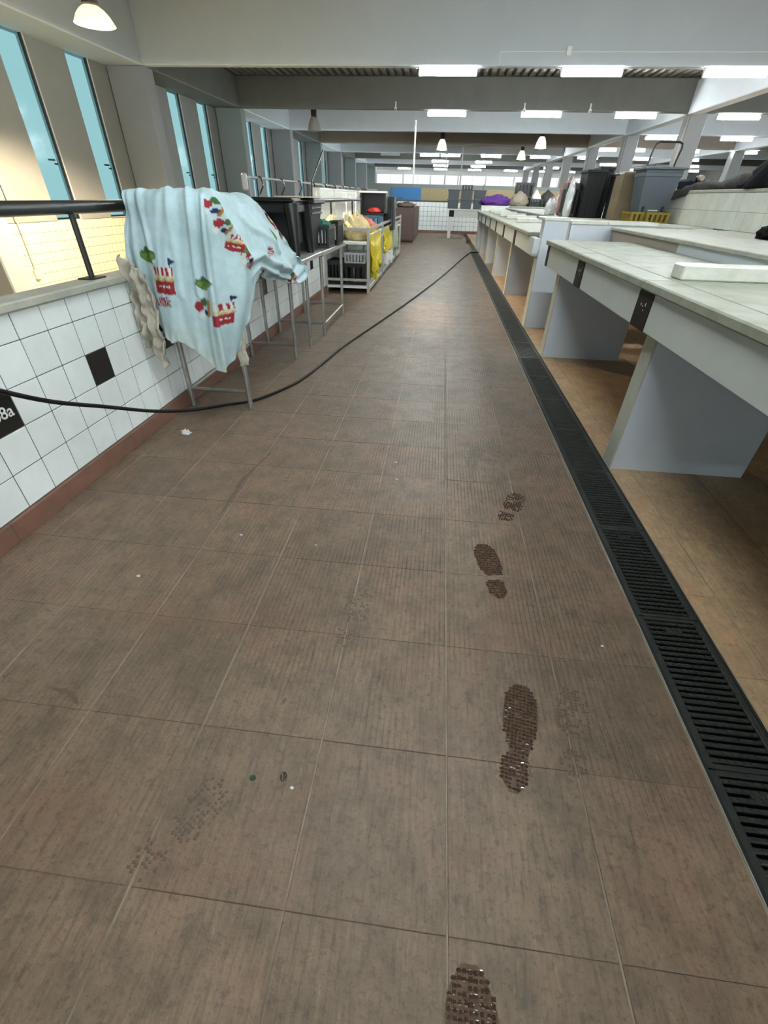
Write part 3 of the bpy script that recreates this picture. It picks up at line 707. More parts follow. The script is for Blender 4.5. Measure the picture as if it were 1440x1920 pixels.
def blob(mt, rx, ry, rz, seed=0, amp=.12, freq=2.5, pinch=0., flat=0., nu=40, nv=28, fold=0.):
    mb = MB().use(mt); vs = []; fs = []
    for j in range(nv+1):
        ph = PI*j/nv
        for i in range(nu):
            th = 2*PI*i/nu; p = Vector((math.sin(ph)*math.cos(th), math.sin(ph)*math.sin(th), -math.cos(ph)))
            a = 1+amp*noise.fractal(p*freq+Vector((seed*3.1, seed, 0)), 1.0, 2.0, 3)
            if fold: a += fold*(max(0, p.z)+.25)*math.sin(th*9+seed+2*noise.noise(p*2))
            q = Vector((p.x*rx*a, p.y*ry*a, p.z*rz*a))
            if pinch and p.z > 0:
                s = 1-pinch*(p.z**2); q.x *= s; q.y *= s; q.z += .25*rz*pinch*p.z**4
            if flat: q.z = max(q.z, -rz*flat)
            vs.append(q)
    for j in range(nv):
        for i in range(nu):
            i2 = (i+1) % nu; fs.append((j*nu+i, j*nu+i2, (j+1)*nu+i2, (j+1)*nu+i))
    zmin = min(v.z for v in vs); vs = [(v.x, v.y, v.z-zmin) for v in vs]
    mb.add(vs, fs); return mb
def heap(name, label, cat, mt, r, loc, seed=0, amp=.25, freq=2.2, flat=.55, fold=.04, rz=0, group=None, pinch=0):
    o = put(name, blob(mt, *r, seed=seed, amp=amp, freq=freq, flat=flat, fold=fold, pinch=pinch), smooth=2.5); o.location = loc; o.rotation_euler = (0, 0, rz)
    o['label'] = label; o['category'] = cat
    if group: o['group'] = group
    return o
def drape(mt, p0, p1, length, out=(1, 0, 0), folds=5, amp=.02, taper=.15, seed=0, nu=40, nv=24, th=.003, ragged=.06, crumple=.02):
    """a hanging cloth from p0 to p1"""
    mb = MB().use(mt); p0, p1, out = Vector(p0), Vector(p1), Vector(out); vs = []; fs = []
    for j in range(nv+1):
        v = j/nv
        for i in range(nu+1):
            u = i/nu; uu = .5+(u-.5)*(1-taper*v); L_ = length*(1+ragged*4*noise.noise(Vector((u*3, seed, 1))))
            p = p0.lerp(p1, uu)+Vector((0, 0, -v*L_))
            p += out*(amp*(.25+v)*math.sin(u*folds*2*PI+seed+1.5*noise.noise(Vector((u*2, v*2, seed))))+crumple*noise.noise(Vector((u*4, v*4, seed)))+crumple*.5*noise.noise(Vector((u*9, v*11, seed))))
            vs.append(p)
    for j in range(nv):
        for i in range(nu): fs.append((j*(nu+1)+i, j*(nu+1)+i+1, (j+1)*(nu+1)+i+1, (j+1)*(nu+1)+i))
    mb.add(vs, fs); return mb

# ---------------------------------------------------------------- light blue cloth over the first table and the rail
# control points: columns run from the near left corner round to the far end, rows from the hidden back edge down to the hem
CC = [
 [(-1.63,3.05,1.1),(-1.62,2.75,1.135),(-1.55,2.46,1.14),(-1.545,2.44,1.06),(-1.575,2.42,0.97),(-1.6,2.41,0.86)],
 [(-1.6,3.05,1.1),(-1.55,2.75,1.135),(-1.5,2.46,1.14),(-1.51,2.43,1.02),(-1.53,2.41,0.83),(-1.535,2.4,0.66)],
 [(-1.58,3.05,1.1),(-1.47,2.75,1.135),(-1.4,2.45,1.14),(-1.42,2.4,0.97),(-1.44,2.385,0.72),(-1.455,2.37,0.475)],
 [(-1.55,3.05,1.11),(-1.4,2.75,1.138),(-1.31,2.45,1.142),(-1.33,2.4,0.97),(-1.355,2.36,0.72),(-1.375,2.34,0.475)],
 [(-1.52,3.07,1.12),(-1.33,2.75,1.14),(-1.22,2.45,1.14),(-1.23,2.4,0.93),(-1.25,2.36,0.67),(-1.265,2.34,0.415)],
 [(-1.5,3.08,1.12),(-1.26,2.76,1.14),(-1.14,2.46,1.14),(-1.14,2.38,0.88),(-1.15,2.34,0.6),(-1.175,2.33,0.335)],
 [(-1.5,3.1,1.12),(-1.24,2.84,1.14),(-1.11,2.55,1.12),(-1.06,2.5,0.9),(-1.05,2.46,0.66),(-1.13,2.44,0.37)],
 [(-1.5,3.15,1.12),(-1.26,2.95,1.14),(-1.12,2.72,1.105),(-1.04,2.62,0.92),(-1.02,2.58,0.74),(-1.05,2.56,0.56)],
 [(-1.5,3.22,1.12),(-1.28,3.06,1.14),(-1.14,2.86,1.09),(-1.05,2.78,0.94),(-1.015,2.72,0.82),(-1.035,2.7,0.735)],
 [(-1.52,3.32,1.12),(-1.31,3.26,1.14),(-1.16,3.14,1.11),(-1.06,3.06,0.96),(-1.0,2.92,0.8),(-1.02,2.92,0.715)],
 [(-1.54,3.42,1.11),(-1.3,3.34,1.14),(-1.19,3.32,1.07),(-1.09,3.29,0.93),(-1.0,3.15,0.78),(-1.01,3.17,0.67)],
 [(-1.44,3.44,1.12),(-1.27,3.38,1.12),(-1.17,3.4,1.03),(-1.08,3.42,0.89),(-1.02,3.4,0.75),(-1.0,3.42,0.62)],
 [(-1.38,3.56,1.1),(-1.2,3.37,1.08),(-1.12,3.39,0.97),(-1.06,3.5,0.84),(-1.07,3.68,0.745),(-1.0,3.68,0.62)],
 [(-1.3,3.57,1.08),(-1.15,3.43,1.0),(-1.09,3.45,0.89),(-1.06,3.58,0.8),(-1.04,3.69,0.74),(-1.02,3.69,0.7)],
]
NU, NV = 330, 210
def cr(a, b, c, d, t):
    return .5*((2*b)+(-a+c)*t+(2*a-5*b+4*c-d)*t*t+(-a+3*b-3*c+d)*t**3)
def cloth_pt(u, v):
    """u,v in 0..1"""
    nc, nr = len(CC)-1, 5
    fu = min(max(u, 0), 1)*nc; i = min(int(fu), nc-1); tu = fu-i
    fv = min(max(v, 0), 1)*nr; j = min(int(fv), nr-1); tv = fv-j
    out = []
    for k in range(3):
        col = []
        for a in (-1, 0, 1, 2):
            ii = min(max(i+a, 0), nc); p = [CC[ii][min(max(j+b, 0), nr)][k] for b in (-1, 0, 1, 2)]
            col.append(cr(*p, tv))
        out.append(cr(*col, tu))
    return out
PRINTS = []
cream, red, navy, green, dgreen, yel, wht, org = (.60, .54, .40), (.30, .03, .04), (.02, .03, .09), (.13, .22, .05), (.05, .11, .035), (.45, .34, .12), (.66, .68, .66), (.34, .15, .04)
def stall(a, b):
    if -.50 < a < .50 and -.62 < b < -.10: return red if not (-.36 < b < -.28 and abs(a) < .3 and int(a*20+20) % 3) else wht
    if -.55 < a < .55 and -.10 <= b < .12: return cream if (b > -.02+.05*math.sin(a*18)) else yel
    if -.52 < a < .52 and .12 <= b < .45+.0*a: return red if int((a+.55)*9) % 2 else wht
    if .40 < a < .45 and .45 <= b < .80: return navy
    if .45 <= a < .70 and .80-(a-.45)*.5 > b > .55+(a-.45)*.4: return navy
def broc(a, b):
    for x, y, r in ((-.25, .1, .22), (.0, .25, .25), (.25, .12, .22), (.08, .0, .25), (-.1, -.02, .2)):
        d = math.hypot(a-x, b-y)
        if d < r: return green if (d < r*.8 and b < .2) else dgreen
    if abs(a) < .10 and -.55 < b < 0: return wht
def veg(a, b):
    if math.hypot(a+.3, b*.9) < .22: return red
    if math.hypot(a-.05, b-.2) < .2: return dgreen
    if abs(a-.30-.2*b) < .08 and -.5 < b < .3: return org
    if math.hypot(a-.05, b+.3) < .14: return navy
    if math.hypot(a+.25, b+.45) < .15: return wht
def word(a, b):
    if abs(b) < .32 and abs(a) < .8:
        i = int((a+.8)/.27); x = (a+.8)-i*.27
        if x < .08 or (x < .21 and abs(b-(-.2, 0, .2, .1, -.1, .15)[i % 6]) < .07) or (.13 < x < .2 and b < (.1, -.05, .2, 0, .15, -.1)[i % 6]): return red
    if -.35 < b-.5 < -.07 and -.45 < a < .5 and int(a*14+30) % 3: return (.30, .03, .07)
for f, u0, v0, k, rot, side in ((stall, .185, .75, .115, 0, 0), (broc, .123, .705, .10, 0, 0), (word, .173, .835, .06, 0, 0), (broc, .354, .70, .085, 0, 0), (veg, .346, .775, .10, .1, 0), (stall, .400, .78, .095, 0, 1),
        (veg, .415, .45, .075, -.5, 1), (veg, .440, .51, .07, -.5, 1), (stall, .468, .57, .065, -.5, 1), (broc, .492, .61, .065, -.4, 1), (veg, .515, .645, .075, -.5, 1), (word, .530, .69, .05, -.5, 1),
        (veg, .90, .29, .08, -.4, 1), (stall, .888, .42, .08, -.4, 1), (veg, .80, .55, .11, -.5, 1), (broc, .74, .63, .11, -.3, 1), (word, .69, .72, .06, .1, 1), (veg, .80, .95, .12, .3, 1), (stall, .83, .91, .08, .2, 1), (veg, .64, .93, .07, .3, 1)):
    PRINTS.append((f, Vector(cloth_pt(u0, v0)), k, rot, side))
def paint(u, v, p):
    """flat print on the cloth: market stalls, vegetables and red lettering"""
    for f, c, k, rot, side in PRINTS:
        if side == 0 and u > .42 or side == 1 and u < .38: continue
        d = p-c
        if d.length > 1.3*k+.02: continue
        a = d.x if side == 0 else (-d.x*.35+d.y*.94); b = d.z
        cs, sn = math.cos(rot), math.sin(rot); r = f(*((a*cs+b*sn)/k, (-a*sn+b*cs)/k))
        if r: return r
    return None
CREASE = [(.372, .42, .398, 1.0, .008, .022), (.30, .30, .33, .75, .012, .006), (.21, .25, .26, .8, .014, .006), (.10, .35, .14, .7, .012, .008), (.402, .40, .52, .66, .020, .024), (.52, .66, .70, .80, .022, .020), (.70, .80, .82, .88, .022, .018), (.55, .45, .75, .72, .014, .010), (.62, .40, .84, .62, .018, .009), (.56, .78, .80, .96, .02, .012)]
cl = MB(); cm_ = bpy.data.materials.new('printed_light_blue_cloth'); cm_.use_nodes = True
N = cm_.node_tree.nodes; L = cm_.node_tree.links; P = N['Principled BSDF']; at = N.new('ShaderNodeAttribute'); at.attribute_name = 'print'
tn = N.new('ShaderNodeTexNoise'); tn.inputs['Scale'].default_value = 7; tn.inputs['Detail'].default_value = 8; tn.inputs['Roughness'].default_value = .7
ge = N.new('ShaderNodeNewGeometry'); L.new(ge.outputs['Position'], tn.inputs[0]); rp = N.new('ShaderNodeValToRGB'); L.new(tn.outputs[0], rp.inputs[0])
rp.color_ramp.elements[0].position = .36; rp.color_ramp.elements[0].color = (.80, .82, .78, 1); rp.color_ramp.elements[1].position = .60; rp.color_ramp.elements[1].color = (1, 1, 1, 1)
mm = N.new('ShaderNodeMix'); mm.data_type = 'RGBA'; mm.blend_type = 'MULTIPLY'; mm.inputs[0].default_value = 1; L.new(at.outputs['Color'], mm.inputs[6]); L.new(rp.outputs[0], mm.inputs[7])
L.new(mm.outputs[2], P.inputs['Base Color']); P.inputs['Roughness'].default_value = .85; P.inputs['Specular IOR Level'].default_value = .2
M['cloth'] = cm_; cl.use('cloth'); cols = []
vs = []; fs = []
GR = [[Vector(cloth_pt(i/NU, j/NV)) for i in range(NU+1)] for j in range(NV+1)]
for j in range(NV+1):
    for i in range(NU+1):
        u, v = i/NU, j/NV; p = GR[j][i]
        du = GR[j][min(i+1, NU)]-GR[j][max(i-1, 0)]; dv = GR[min(j+1, NV)][i]-GR[max(j-1, 0)][i]; nn = du.cross(dv)
        if nn.length > 1e-9: nn.normalize()
        s = min(1, max(0, (v-.30)*2.5)); a = 0
        a += .0075*math.sin(u*60+3*noise.noise(Vector((u*5, v*1.2, 0))))*s*(1 if u < .42 else .5)
        a += .012*noise.noise(Vector((u*16, v*2.2, 3)))*s + .007*noise.noise(Vector((u*34, v*5, 9)))
        if u > .5: a += .010*math.sin((v*2.2+u*1.6)*14)*min(1, (u-.5)*3)*s
        if u > .72 and v > .75: a += .012*math.sin(v*70+u*20)*min(1, (v-.75)*6)
        for (ua, va, ub, vb, wd, dp) in CREASE:
            tt = min(1, max(0, ((u-ua)*(ub-ua)+(v-va)*(vb-va))/((ub-ua)**2+(vb-va)**2))); dd = math.hypot(u-ua-(ub-ua)*tt, (v-va-(vb-va)*tt))
            a -= 1.7*dp*math.exp(-(dd/wd)**2)*min(1, 4*tt+.3)
        if v > .93: a += .006*math.sin(u*160)*(v-.93)*12
        q = p+nn*a
        if v > .985: q.z += .010*noise.noise(Vector((u*60, 0, 5)))
        vs.append(q); c = paint(u, v, p)
        dirt = .94+.1*noise.noise(Vector((u*9, v*7, 2))) ; base = Vector((.50, .66, .72))*dirt
        if v > .84 and u < .4: base = base.lerp(Vector((.55, .55, .46)), min(1, (v-.84)*4)*.7)
        cols.append((*(c or base), 1))
for j in range(NV):
    for i in range(NU): fs.append((j*(NU+1)+i, j*(NU+1)+i+1, (j+1)*(NU+1)+i+1, (j+1)*(NU+1)+i))
cl.add(vs, fs); me = cl.mesh('draped_cloth', 3.0); ca = me.color_attributes.new('print', 'FLOAT_COLOR', 'POINT')
ca.data.foreach_set('color', [x for c in cols for x in c])
o = new('draped_cloth', me, label='light blue printed cloth with market stall pictures draped over the rail and table', category='cloth')
solid(o, .003)
o = put('rag', drape('rag', (-1.575, 2.335, .885), (-1.470, 2.335, .80), .45, (0, -1, 0), 1.3, .012, .05, 3, 30, 44, crumple=.075), smooth=3.0, label='dirty cream rag hanging behind the near edge of the blue cloth', category='rag'); solid(o, .006)
o = put('rag', drape('rag', (-1.13, 2.475, .55), (-1.07, 2.50, .56), .24, (1, 0, 0), 2, .010, .35, 8, 16, 16), smooth=3.0, label='small pale torn rag showing below the front corner of the blue cloth', category='rag'); solid(o, .004)
crate('plastic_crate', 'black crate standing under the light blue cloth on the steel table', (.30, .42, .385), 'black_pl', (-1.36, 2.82, .736))

# ---------------------------------------------------------------- black stool, grey tub and crates on the tables
t = thing('plastic_stool', 'tall glossy black plastic stool standing on the steel table behind the cloth', 'stool', (-1.335, 4.10, .734))
seat = MB().use('black_pl').cbox(-.215, .215, -.215, .215, .352, .385, .014).cbox(-.212, .212, -.212, .212, .285, .352, .012); put('seat', seat, parent=t)
for sx in (-1, 1):
    for sy in (-1, 1):
        k = MB().use('black_pl'); k.tube([(sx*.185, sy*.185, .345), (sx*.193, sy*.195, .28), (sx*.203, sy*.208, .14), (sx*.212, sy*.22, 0)], [.060, .050, .040, .030], 12); put('leg', k, parent=t, smooth=True)
for sx in (-1, 1): put('side_panel', B('dark_pl').box(sx*.168-.004, sx*.168+.004, -.15, .15, .08, .33), parent=t)
put('back_panel', B('dark_pl').box(-.15, .15, .164, .172, .08, .33), parent=t)
t = thing('cardboard_piece', 'pale cardboard piece lying on the black stool and tub', 'cardboard', (-1.22, 4.36, 1.123)); put('cardboard_sheet', B('card_pale').box(-.13, .15, -.20, .24, 0, .006), parent=t)
t = thing('grey_tub', 'dark grey ribbed tub standing just behind the black stool', 'tub', (-1.31, 4.54, .733))
k = MB().use('dark_pl'); k.box(-.16, .16, -.14, .14, 0, .37, (-.055, -.05)); put('tub_body', k, parent=t)
k = MB().use('dark_pl'); k.cbox(-.24, .24, -.205, .205, .345, .385, .008); put('rim', k, parent=t)
for z in (.27, .31): put('rib', B('dark_pl').cbox(-.213, .213, -.186, .186, z, z+.016, .003), parent=t)
crate('vegetable_crate', 'dark crate with green netting on top at the end of the steel table', (.19, .26, .185), 'dark_pl', (-1.14, 4.86, .731), nu=11, nv=4)
heap('green_netting', 'bright green netting lying in the dark crate on the steel table', 'netting', 'green', (.085, .11, .05), (-1.14, 4.86, .875), 4, .3, 4)
crate('vegetable_crate', 'black crate beside the one with green netting, nearer the shelf rack', (.11, .28, .20), 'black_pl', (-1.085, 5.22, .731), nu=7, nv=4)

# ---------------------------------------------------------------- aluminium rack with goods
rk = thing('storage_rack', 'long aluminium rack with two shelves full of bags and crates', 'rack')
RX0, RX1 = -1.575, -.975
for y in (6.86, 8.50, 10.42, 12.15):
    for x in (RX0, RX1): put('post', B('alu').box(x-.018, x+.018, y-.018, y+.018, 0, .80), parent=rk)
for x in (RX0, RX1):
    for z in (.775, .69, .14, .055): put('rail', B('alu').box(x-.012, x+.012, 6.86, 12.15, z-.016, z+.016), parent=rk)
for z in (.775, .17): put('rail', B('alu').box(RX0, RX1, 6.85, 6.875, z-.016, z+.016), parent=rk)
put('shelf', B('alu_white').cbox(RX0, RX1, 6.845, 12.14, .60, .632, .003), parent=rk)
put('shelf', B('alu_white').cbox(RX0, RX1, 6.845, 12.14, .065, .095, .003), parent=rk)
gb = 'net bags of produce on the rack top shelf'
for lab, mt, r, loc, sd in (('greenish yellow net bag of produce, leftmost on the rack shelf', 'net2', (.16, .17, .155), (-1.50, 7.10, .632), 1), ('small pale net bag squeezed between the two big ones', 'net2', (.10, .13, .15), (-1.37, 7.38, .632), 2),
                            ('large orange-tan net bag at the front of the rack shelf', 'net', (.185, .20, .175), (-1.175, 7.14, .632), 3)):
    o = heap('net_bag', lab, 'bag', mt, r, loc, sd, .13, 3, .75, .03, 0, gb, .45)
heap('net_bag', 'red-orange net bag lying behind the large tan bag', 'bag', 'net_red', (.19, .30, .145), (-1.19, 8.05, .632), 5, .12, 3, .6, .03, .2, gb, .1)
heap('plastic_bag', 'small yellow bag between the tan bag and the red one', 'bag', 'yellow_bag', (.07, .10, .09), (-1.04, 7.62, .632), 6, .3, 3, .6, .05)
heap('dark_bag', 'small black bag leaning on the red-orange net bag', 'bag', 'black_pl', (.065, .08, .13), (-1.16, 7.66, .632), 7, .15, 3, .8, .03, pinch=.5)
t = crate('plastic_crate', 'blue crate under the big black box on the rack', (.34, .40, .24), 'blue_pl', (-1.23, 9.1, .632), nu=9, nv=4)
t = thing('black_box', 'big black open box with white rim standing on the rack', 'box', (-1.21, 9.32, .873))
put('box_shell', B('black_pl').box(-.22, .22, .02, .26, 0, .31).box(-.22, -.195, -.24, .02, 0, .31).box(.195, .22, -.24, .02, 0, .31).box(-.22, .22, -.24, .02, 0, .025), parent=t)
put('rim', B('white_pl').box(-.235, .225, -.26, -.0, .31, .335), parent=t)
heap('red_bag', 'flat red bag inside the big black box on the rack', 'bag', 'red', (.13, .08, .05), (-1.20, 9.19, .899), 8, .2)
crate('plastic_crate', 'tall black crate right of the big black box on the rack', (.19, .36, .50), 'black_pl', (-.99, 9.75, .633), nu=5, nv=6)
crate('plastic_crate', 'light grey crate on top of the black one inside the rack', (.30, .36, .125), 'grey_pl', (-1.175, 7.10, .372), nu=13, nv=4)
crate('plastic_crate', 'black crate under the light grey one inside the rack', (.30, .36, .270), 'black_pl', (-1.175, 7.10, .097), nu=7, nv=5)
crate('plastic_crate', 'black crate at the wall side inside the rack, beside the table leg', (.22, .36, .30), 'black_pl', (-1.45, 7.10, .097), nu=9, nv=6)
heap('plastic_bag', 'carrot coloured scrap lying in the black crate inside the rack', 'bag', 'net_red', (.06, .08, .03), (-1.15, 7.05, .115), 9, .2)
for lab, mt, y0, y1, z, ln, sd in (('yellow bag hanging on the rack side, nearest and longest', 'yellow_bag', 6.90, 8.30, .72, .50, 1), ('bunched yellow bag hanging on the rack middle section', 'yellow_bag', 8.55, 10.1, .71, .38, 2),
                                   ('white bag hanging low under the second yellow bag', 'white_bag', 8.7, 10.3, .42, .30, 3), ('pale green bag hanging on the last rack section', 'green_bag', 10.6, 11.5, .64, .46, 4), ('yellow rag low on the rack, behind the nearest yellow bag', 'yellow_bag', 7.3, 7.8, .36, .22, 5)):
    o = put('hanging_bag', drape(mt, (-.985+.012*sd*(sd == 1), y0, z), (-.985, y1, z), ln, (1, 0, 0), 6, .040, .25, sd, 44, 20, ragged=.14), smooth=3.0, label=lab, category='bag', group='bags hanging on the rack side'); solid(o, .012, 0)
heap('sack', 'dark red sack on the bottom shelf of the rack', 'sack', 'brown', (.12, .3, .16), (-1.15, 7.75, .097), 12, .15, 2, .6)
# white openwork crates behind the rail and a cap on it
for i in range(4):
    for j in range(2):
        crate('white_crate', f'white openwork crate behind the handrail, {["lower", "upper"][j]} one of the {["nearest", "second", "third", "farthest"][i]} pair', (.10, .92, .205), 'white_pl', (-1.765, 7.75+1.02*i, .801+.212*j), group='white openwork crates behind the handrail', nu=3, nv=5)
t = thing('cap', 'dark round cap lying on the handrail in front of the white crates', 'cap', (-1.635, 10.9, 1.104))
put('crown', blob('dark_cl', .085, .20, .16, 3, .08, 3, flat=.02, nu=24, nv=16), parent=t, smooth=2.5); put('brim', B('black_cl').cbox(.04, .12, -.1, .1, 0, .012, .003), parent=t)
# brown cabinet
t = thing('brown_cabinet', 'dark brown wooden cabinet with cloth on top near the end wall', 'cabinet', (-1.115, 0, 0))
put('cabinet_body', B('brown').cbox(-.285, .27, 15.72, 18.6, .03, .88, .01), parent=t); put('plinth', B('black_pl').box(-.26, .25, 15.76, 18.5, 0, .03), parent=t)
put('door', B('brown').cbox(-.27, .255, 15.70, 15.72, .06, .86, .004), parent=t)
heap('cloth', 'brown cloth lying on the dark cabinet', 'cloth', 'brown_cloth', (.27, .5, .08), (-1.14, 16.25, .88), 2, .35, 2)

# ---------------------------------------------------------------- goods at the end of the stalls
gb = 'slate blue boxes stacked on the cross counter'
for i in range(3):
    for j in range(2):
        t = thing('storage_box', f'slate blue plastic box, {["left", "middle", "right"][i]} stack on the cross counter, {["lower", "upper"][j]} one', 'box', (.30+.43*i, 18.15, .841+.262*j), 0, gb)
        put('box_body', B('slate_pl').box(-.17, .17, -.18, .18, 0, .235, (-.012, -.01)), parent=t)
        put('rim', B('slate_pl').cbox(-.205, .205, -.21, .21, .232, .258, .004), parent=t)

t = crate('plastic_crate', 'small dark crate on top of the middle slate blue boxes', (.34, .30, .12), 'dark_pl', (.73, 18.15, 1.366), nu=7, nv=4)
t = thing('bottle', 'cream bottle standing right of the slate blue boxes', 'bottle', (1.26, 18.1, 1.365)); put('bottle_body', B('beige_cl').lathe([(.035, 0), (.04, .02), (.04, .09), (.02, .12), (.018, .15)], n=14), parent=t, smooth=True)
Z0 = .991
heap('purple_cloth', 'purple cloth heaped on the marble block at the end of the counters', 'cloth', 'purple', (.40, .22, .17), (1.40, 14.95, Z0), 3, .3, 2, .35)
heap('beige_bag', 'beige cloth bag sagging over the end block front', 'bag', 'beige_cl', (.24, .20, .19), (2.02, 14.85, Z0), 4, .15, 2, .6, .04, pinch=.35)
crate('plastic_crate', 'black crate with raised corners behind the beige bag', (.46, .36, .30), 'black_pl', (2.14, 15.10, Z0+.22), nu=9, nv=4)
crate('plastic_crate', 'black crate carrying the crate with raised corners', (.44, .36, .215), 'black_pl', (2.14, 15.10, Z0), nu=9, nv=4)
crate('plastic_crate', 'small black basket with white bags at the end block', (.34, .26, .17), 'black_pl', (2.45, 14.78, Z0), nu=9, nv=4)
heap('plastic_bag', 'white plastic bag in the small black basket', 'bag', 'white_bag', (.12, .10, .16), (2.44, 14.78, Z0+.10), 5, .25, 3, .5, .06, pinch=.6)
heap('black_bag', 'big black bag right of the small basket', 'bag', 'dark_cl', (.21, .18, .21), (2.76, 14.95, Z0), 6, .15, 2, .6, .04, pinch=.3)
heap('pink_bag', 'pinkish bag squeezed beside the big black bag', 'bag', 'pink', (.11, .12, .14), (2.88, 14.70, Z0), 7, .2, 2, .6, .05)
heap('plastic_bag', 'white plastic bag hanging at the right end of the end block', 'bag', 'white_bag', (.12, .12, .19), (3.08, 14.76, Z0-.0), 8, .25, 3, .5, .06, pinch=.4)

# ---------------------------------------------------------------- goods on the platform behind the stalls
ZP = .951
for i, (x0, y0, w_, d, h_, lab) in enumerate(((1.96, 8.15, .20, .30, .40, 'black crate standing left of the garments on the platform'),)):
    crate('plastic_crate', lab, (w_, d, h_), 'black_pl', (x0-.12, y0, ZP), nu=5, nv=6)
heap('garment_pile', 'faded red garments heaped on the platform beside the tall black bins', 'clothes', 'pink', (.13, .17, .27), (1.90, 8.62, ZP), 4, .25, 2.4, .7, .06)
heap('garment_pile', 'white cloth hanging in front of the faded red garments', 'clothes', 'white_bag', (.05, .10, .25), (1.775, 7.93, ZP), 5, .25, 2.4, .7, .06)
heap('plastic_bag', 'white bag at the far foot of the garments', 'bag', 'white_bag', (.09, .10, .13), (1.73, 8.9, ZP), 6, .25, 3, .6, .06)
def tall_bin(label, loc, w_, d, h, mt, rz=0, cat='bin'):
    t = thing('black_bin', label, cat, loc, rz, 'tall black bins on the platform')
    put('bin_body', B(mt).box(-w_/2, w_/2, -d/2, d/2, 0, h, (-.012, -.012)), parent=t)
    for k in range(4): put('rib', B(mt).cbox(-w_/2+.02+k*(w_-.05)/3.2, -w_/2+.045+k*(w_-.05)/3.2, -d/2-.016, -d/2+.02, .03, h-.06, .004), parent=t)
    put('rim', B(mt).cbox(-w_/2-.025, w_/2+.025, -d/2-.025, d/2+.025, h-.035, h, .006), parent=t); return t
tall_bin('tallest black bin beside the faded red garments', (2.04, 7.95, ZP), .22, .34, .545, 'matte_black')
tall_bin('black bin in the middle of the three on the platform', (2.215, 8.12, ZP), .15, .32, .585, 'matte_black')
tall_bin('dark grey bin nearest the cardboard box', (2.33, 7.72, ZP), .11, .30, .50, 'dark_pl')
t = thing('cardboard_box', 'tall brown cardboard box standing between black bins and yellow crates', 'box', (2.32, 7.30, ZP), 0)
put('box_body', B('card').box(-.105, .085, -.12, .20, 0, .475, (-.004, 0)), parent=t)
fl = put('flap', B('card').box(-.11, .09, -.13, -.122, .42, .50), parent=t); put('flap', B('card').box(.090, .097, -.12, .20, .44, .52), parent=t)
t = thing('plastic_bag', 'torn clear plastic sheet on the cardboard box top', 'bag', (2.32, 7.36, ZP+.478)); put('film', blob('bell', .10, .13, .03, 3, .4, 3, flat=.3, nu=24, nv=14), parent=t, smooth=2.5)
crate('plastic_crate', 'left smaller yellow crate under the grey bin', (.14, .34, .105), 'yellow_pl', (2.325, 6.82, ZP), nu=5, nv=4)
crate('plastic_crate', 'right wider yellow crate under the grey bin', (.26, .36, .105), 'yellow_pl', (2.545, 6.78, ZP), nu=9, nv=4)
t = thing('slate_tub', 'slate grey tapered tub with wide rim on the yellow crates', 'tub', (2.475, 6.80, ZP+.106))
put('tub_body', B('slate_pl').box(-.155, .155, -.15, .15, 0, .40, (-.050, -.03)), parent=t)
put('tub_band', B('slate_pl').cbox(-.205, .205, -.185, .185, .335, .375, .005), parent=t)
put('rim', B('slate_pl').cbox(-.235, .235, -.205, .205, .40, .425, .005), parent=t)
for x in (-.11, .11): put('clip', B('black_pl').cbox(x-.013, x+.013, -.175, -.15, .002, .055, .003), parent=t)
put('clip_label', B('white_pl').box(-.05, .06, -.1565, -.150, .012, .022), parent=t)
t = thing('hand_trolley', 'black trolley handle frame rising behind the slate grey tub', 'trolley', (2.42, 7.08, ZP))
k = MB().use('black_pl'); hp = [(-.05, -.0, .0), (-.04, 0, .28), (0, 0, .60), (.015, 0, .72), (.03, 0, .765), (.07, 0, .785), (.29, 0, .785), (.325, 0, .77), (.335, 0, .73), (.31, 0, .60), (.29, 0, .0)]
k.tube(hp, .011, 8); put('handle', k, parent=t, smooth=True)
put('axle', B('black_pl').tube([(-.05, 0, .03), (.29, 0, .03)], .009, 8), parent=t)

# dark clothes over the stall back wall
def lump(name, label, cat, mt, pts, rad, seed, n=14):
    """soft roll of fabric along a path"""
    mb = MB().use(mt); pts = [Vector(p) for p in pts]; vs = []; fs = []; m_ = 26
    for j in range(m_+1):
        f = j/m_*(len(pts)-1); i = min(int(f), len(pts)-2); t_ = f-i; p = pts[i].lerp(pts[i+1], t_); d = (pts[i+1]-pts[i]).normalized()
        r = rad[i]*(1-t_)+rad[i+1]*t_; a = d.cross(Vector((0, 0, 1))); a = a.normalized() if a.length > .05 else Vector((1, 0, 0)); b = a.cross(d)
        for k in range(n):
            th = 2*PI*k/n; rr = r*(1+.25*noise.noise(Vector((math.cos(th)*1.5, math.sin(th)*1.5, f*2.2+seed)))+.10*math.sin(f*9+th*2))
            vs.append(p+a*math.cos(th)*rr+b*math.sin(th)*rr)
    for j in range(m_):
        for k in range(n): fs.append((j*n+k, j*n+(k+1) % n, (j+1)*n+(k+1) % n, (j+1)*n+k))
    fs.append(tuple(range(n))[::-1]); fs.append(tuple(m_*n+k for k in range(n))); mb.add(vs, fs)
    return put(name, mb, smooth=2.5, label=label, category=cat)
t = thing('grey_jacket', 'dark grey jacket thrown along the stall back wall with one sleeve hanging over', 'jacket', (0, 0, 0))
def part_of(o, t):
    for k in ('label', 'category'): del o[k]
    o.parent = t
part_of(lump('jacket_body', 'x', 'x', 'dark_cl', [(2.84, 6.35, 1.315), (2.84, 6.0, 1.305), (2.84, 5.7, 1.33), (2.84, 5.52, 1.35), (2.86, 5.35, 1.33)], [.045, .035, .06, .075, .05], 1), t)
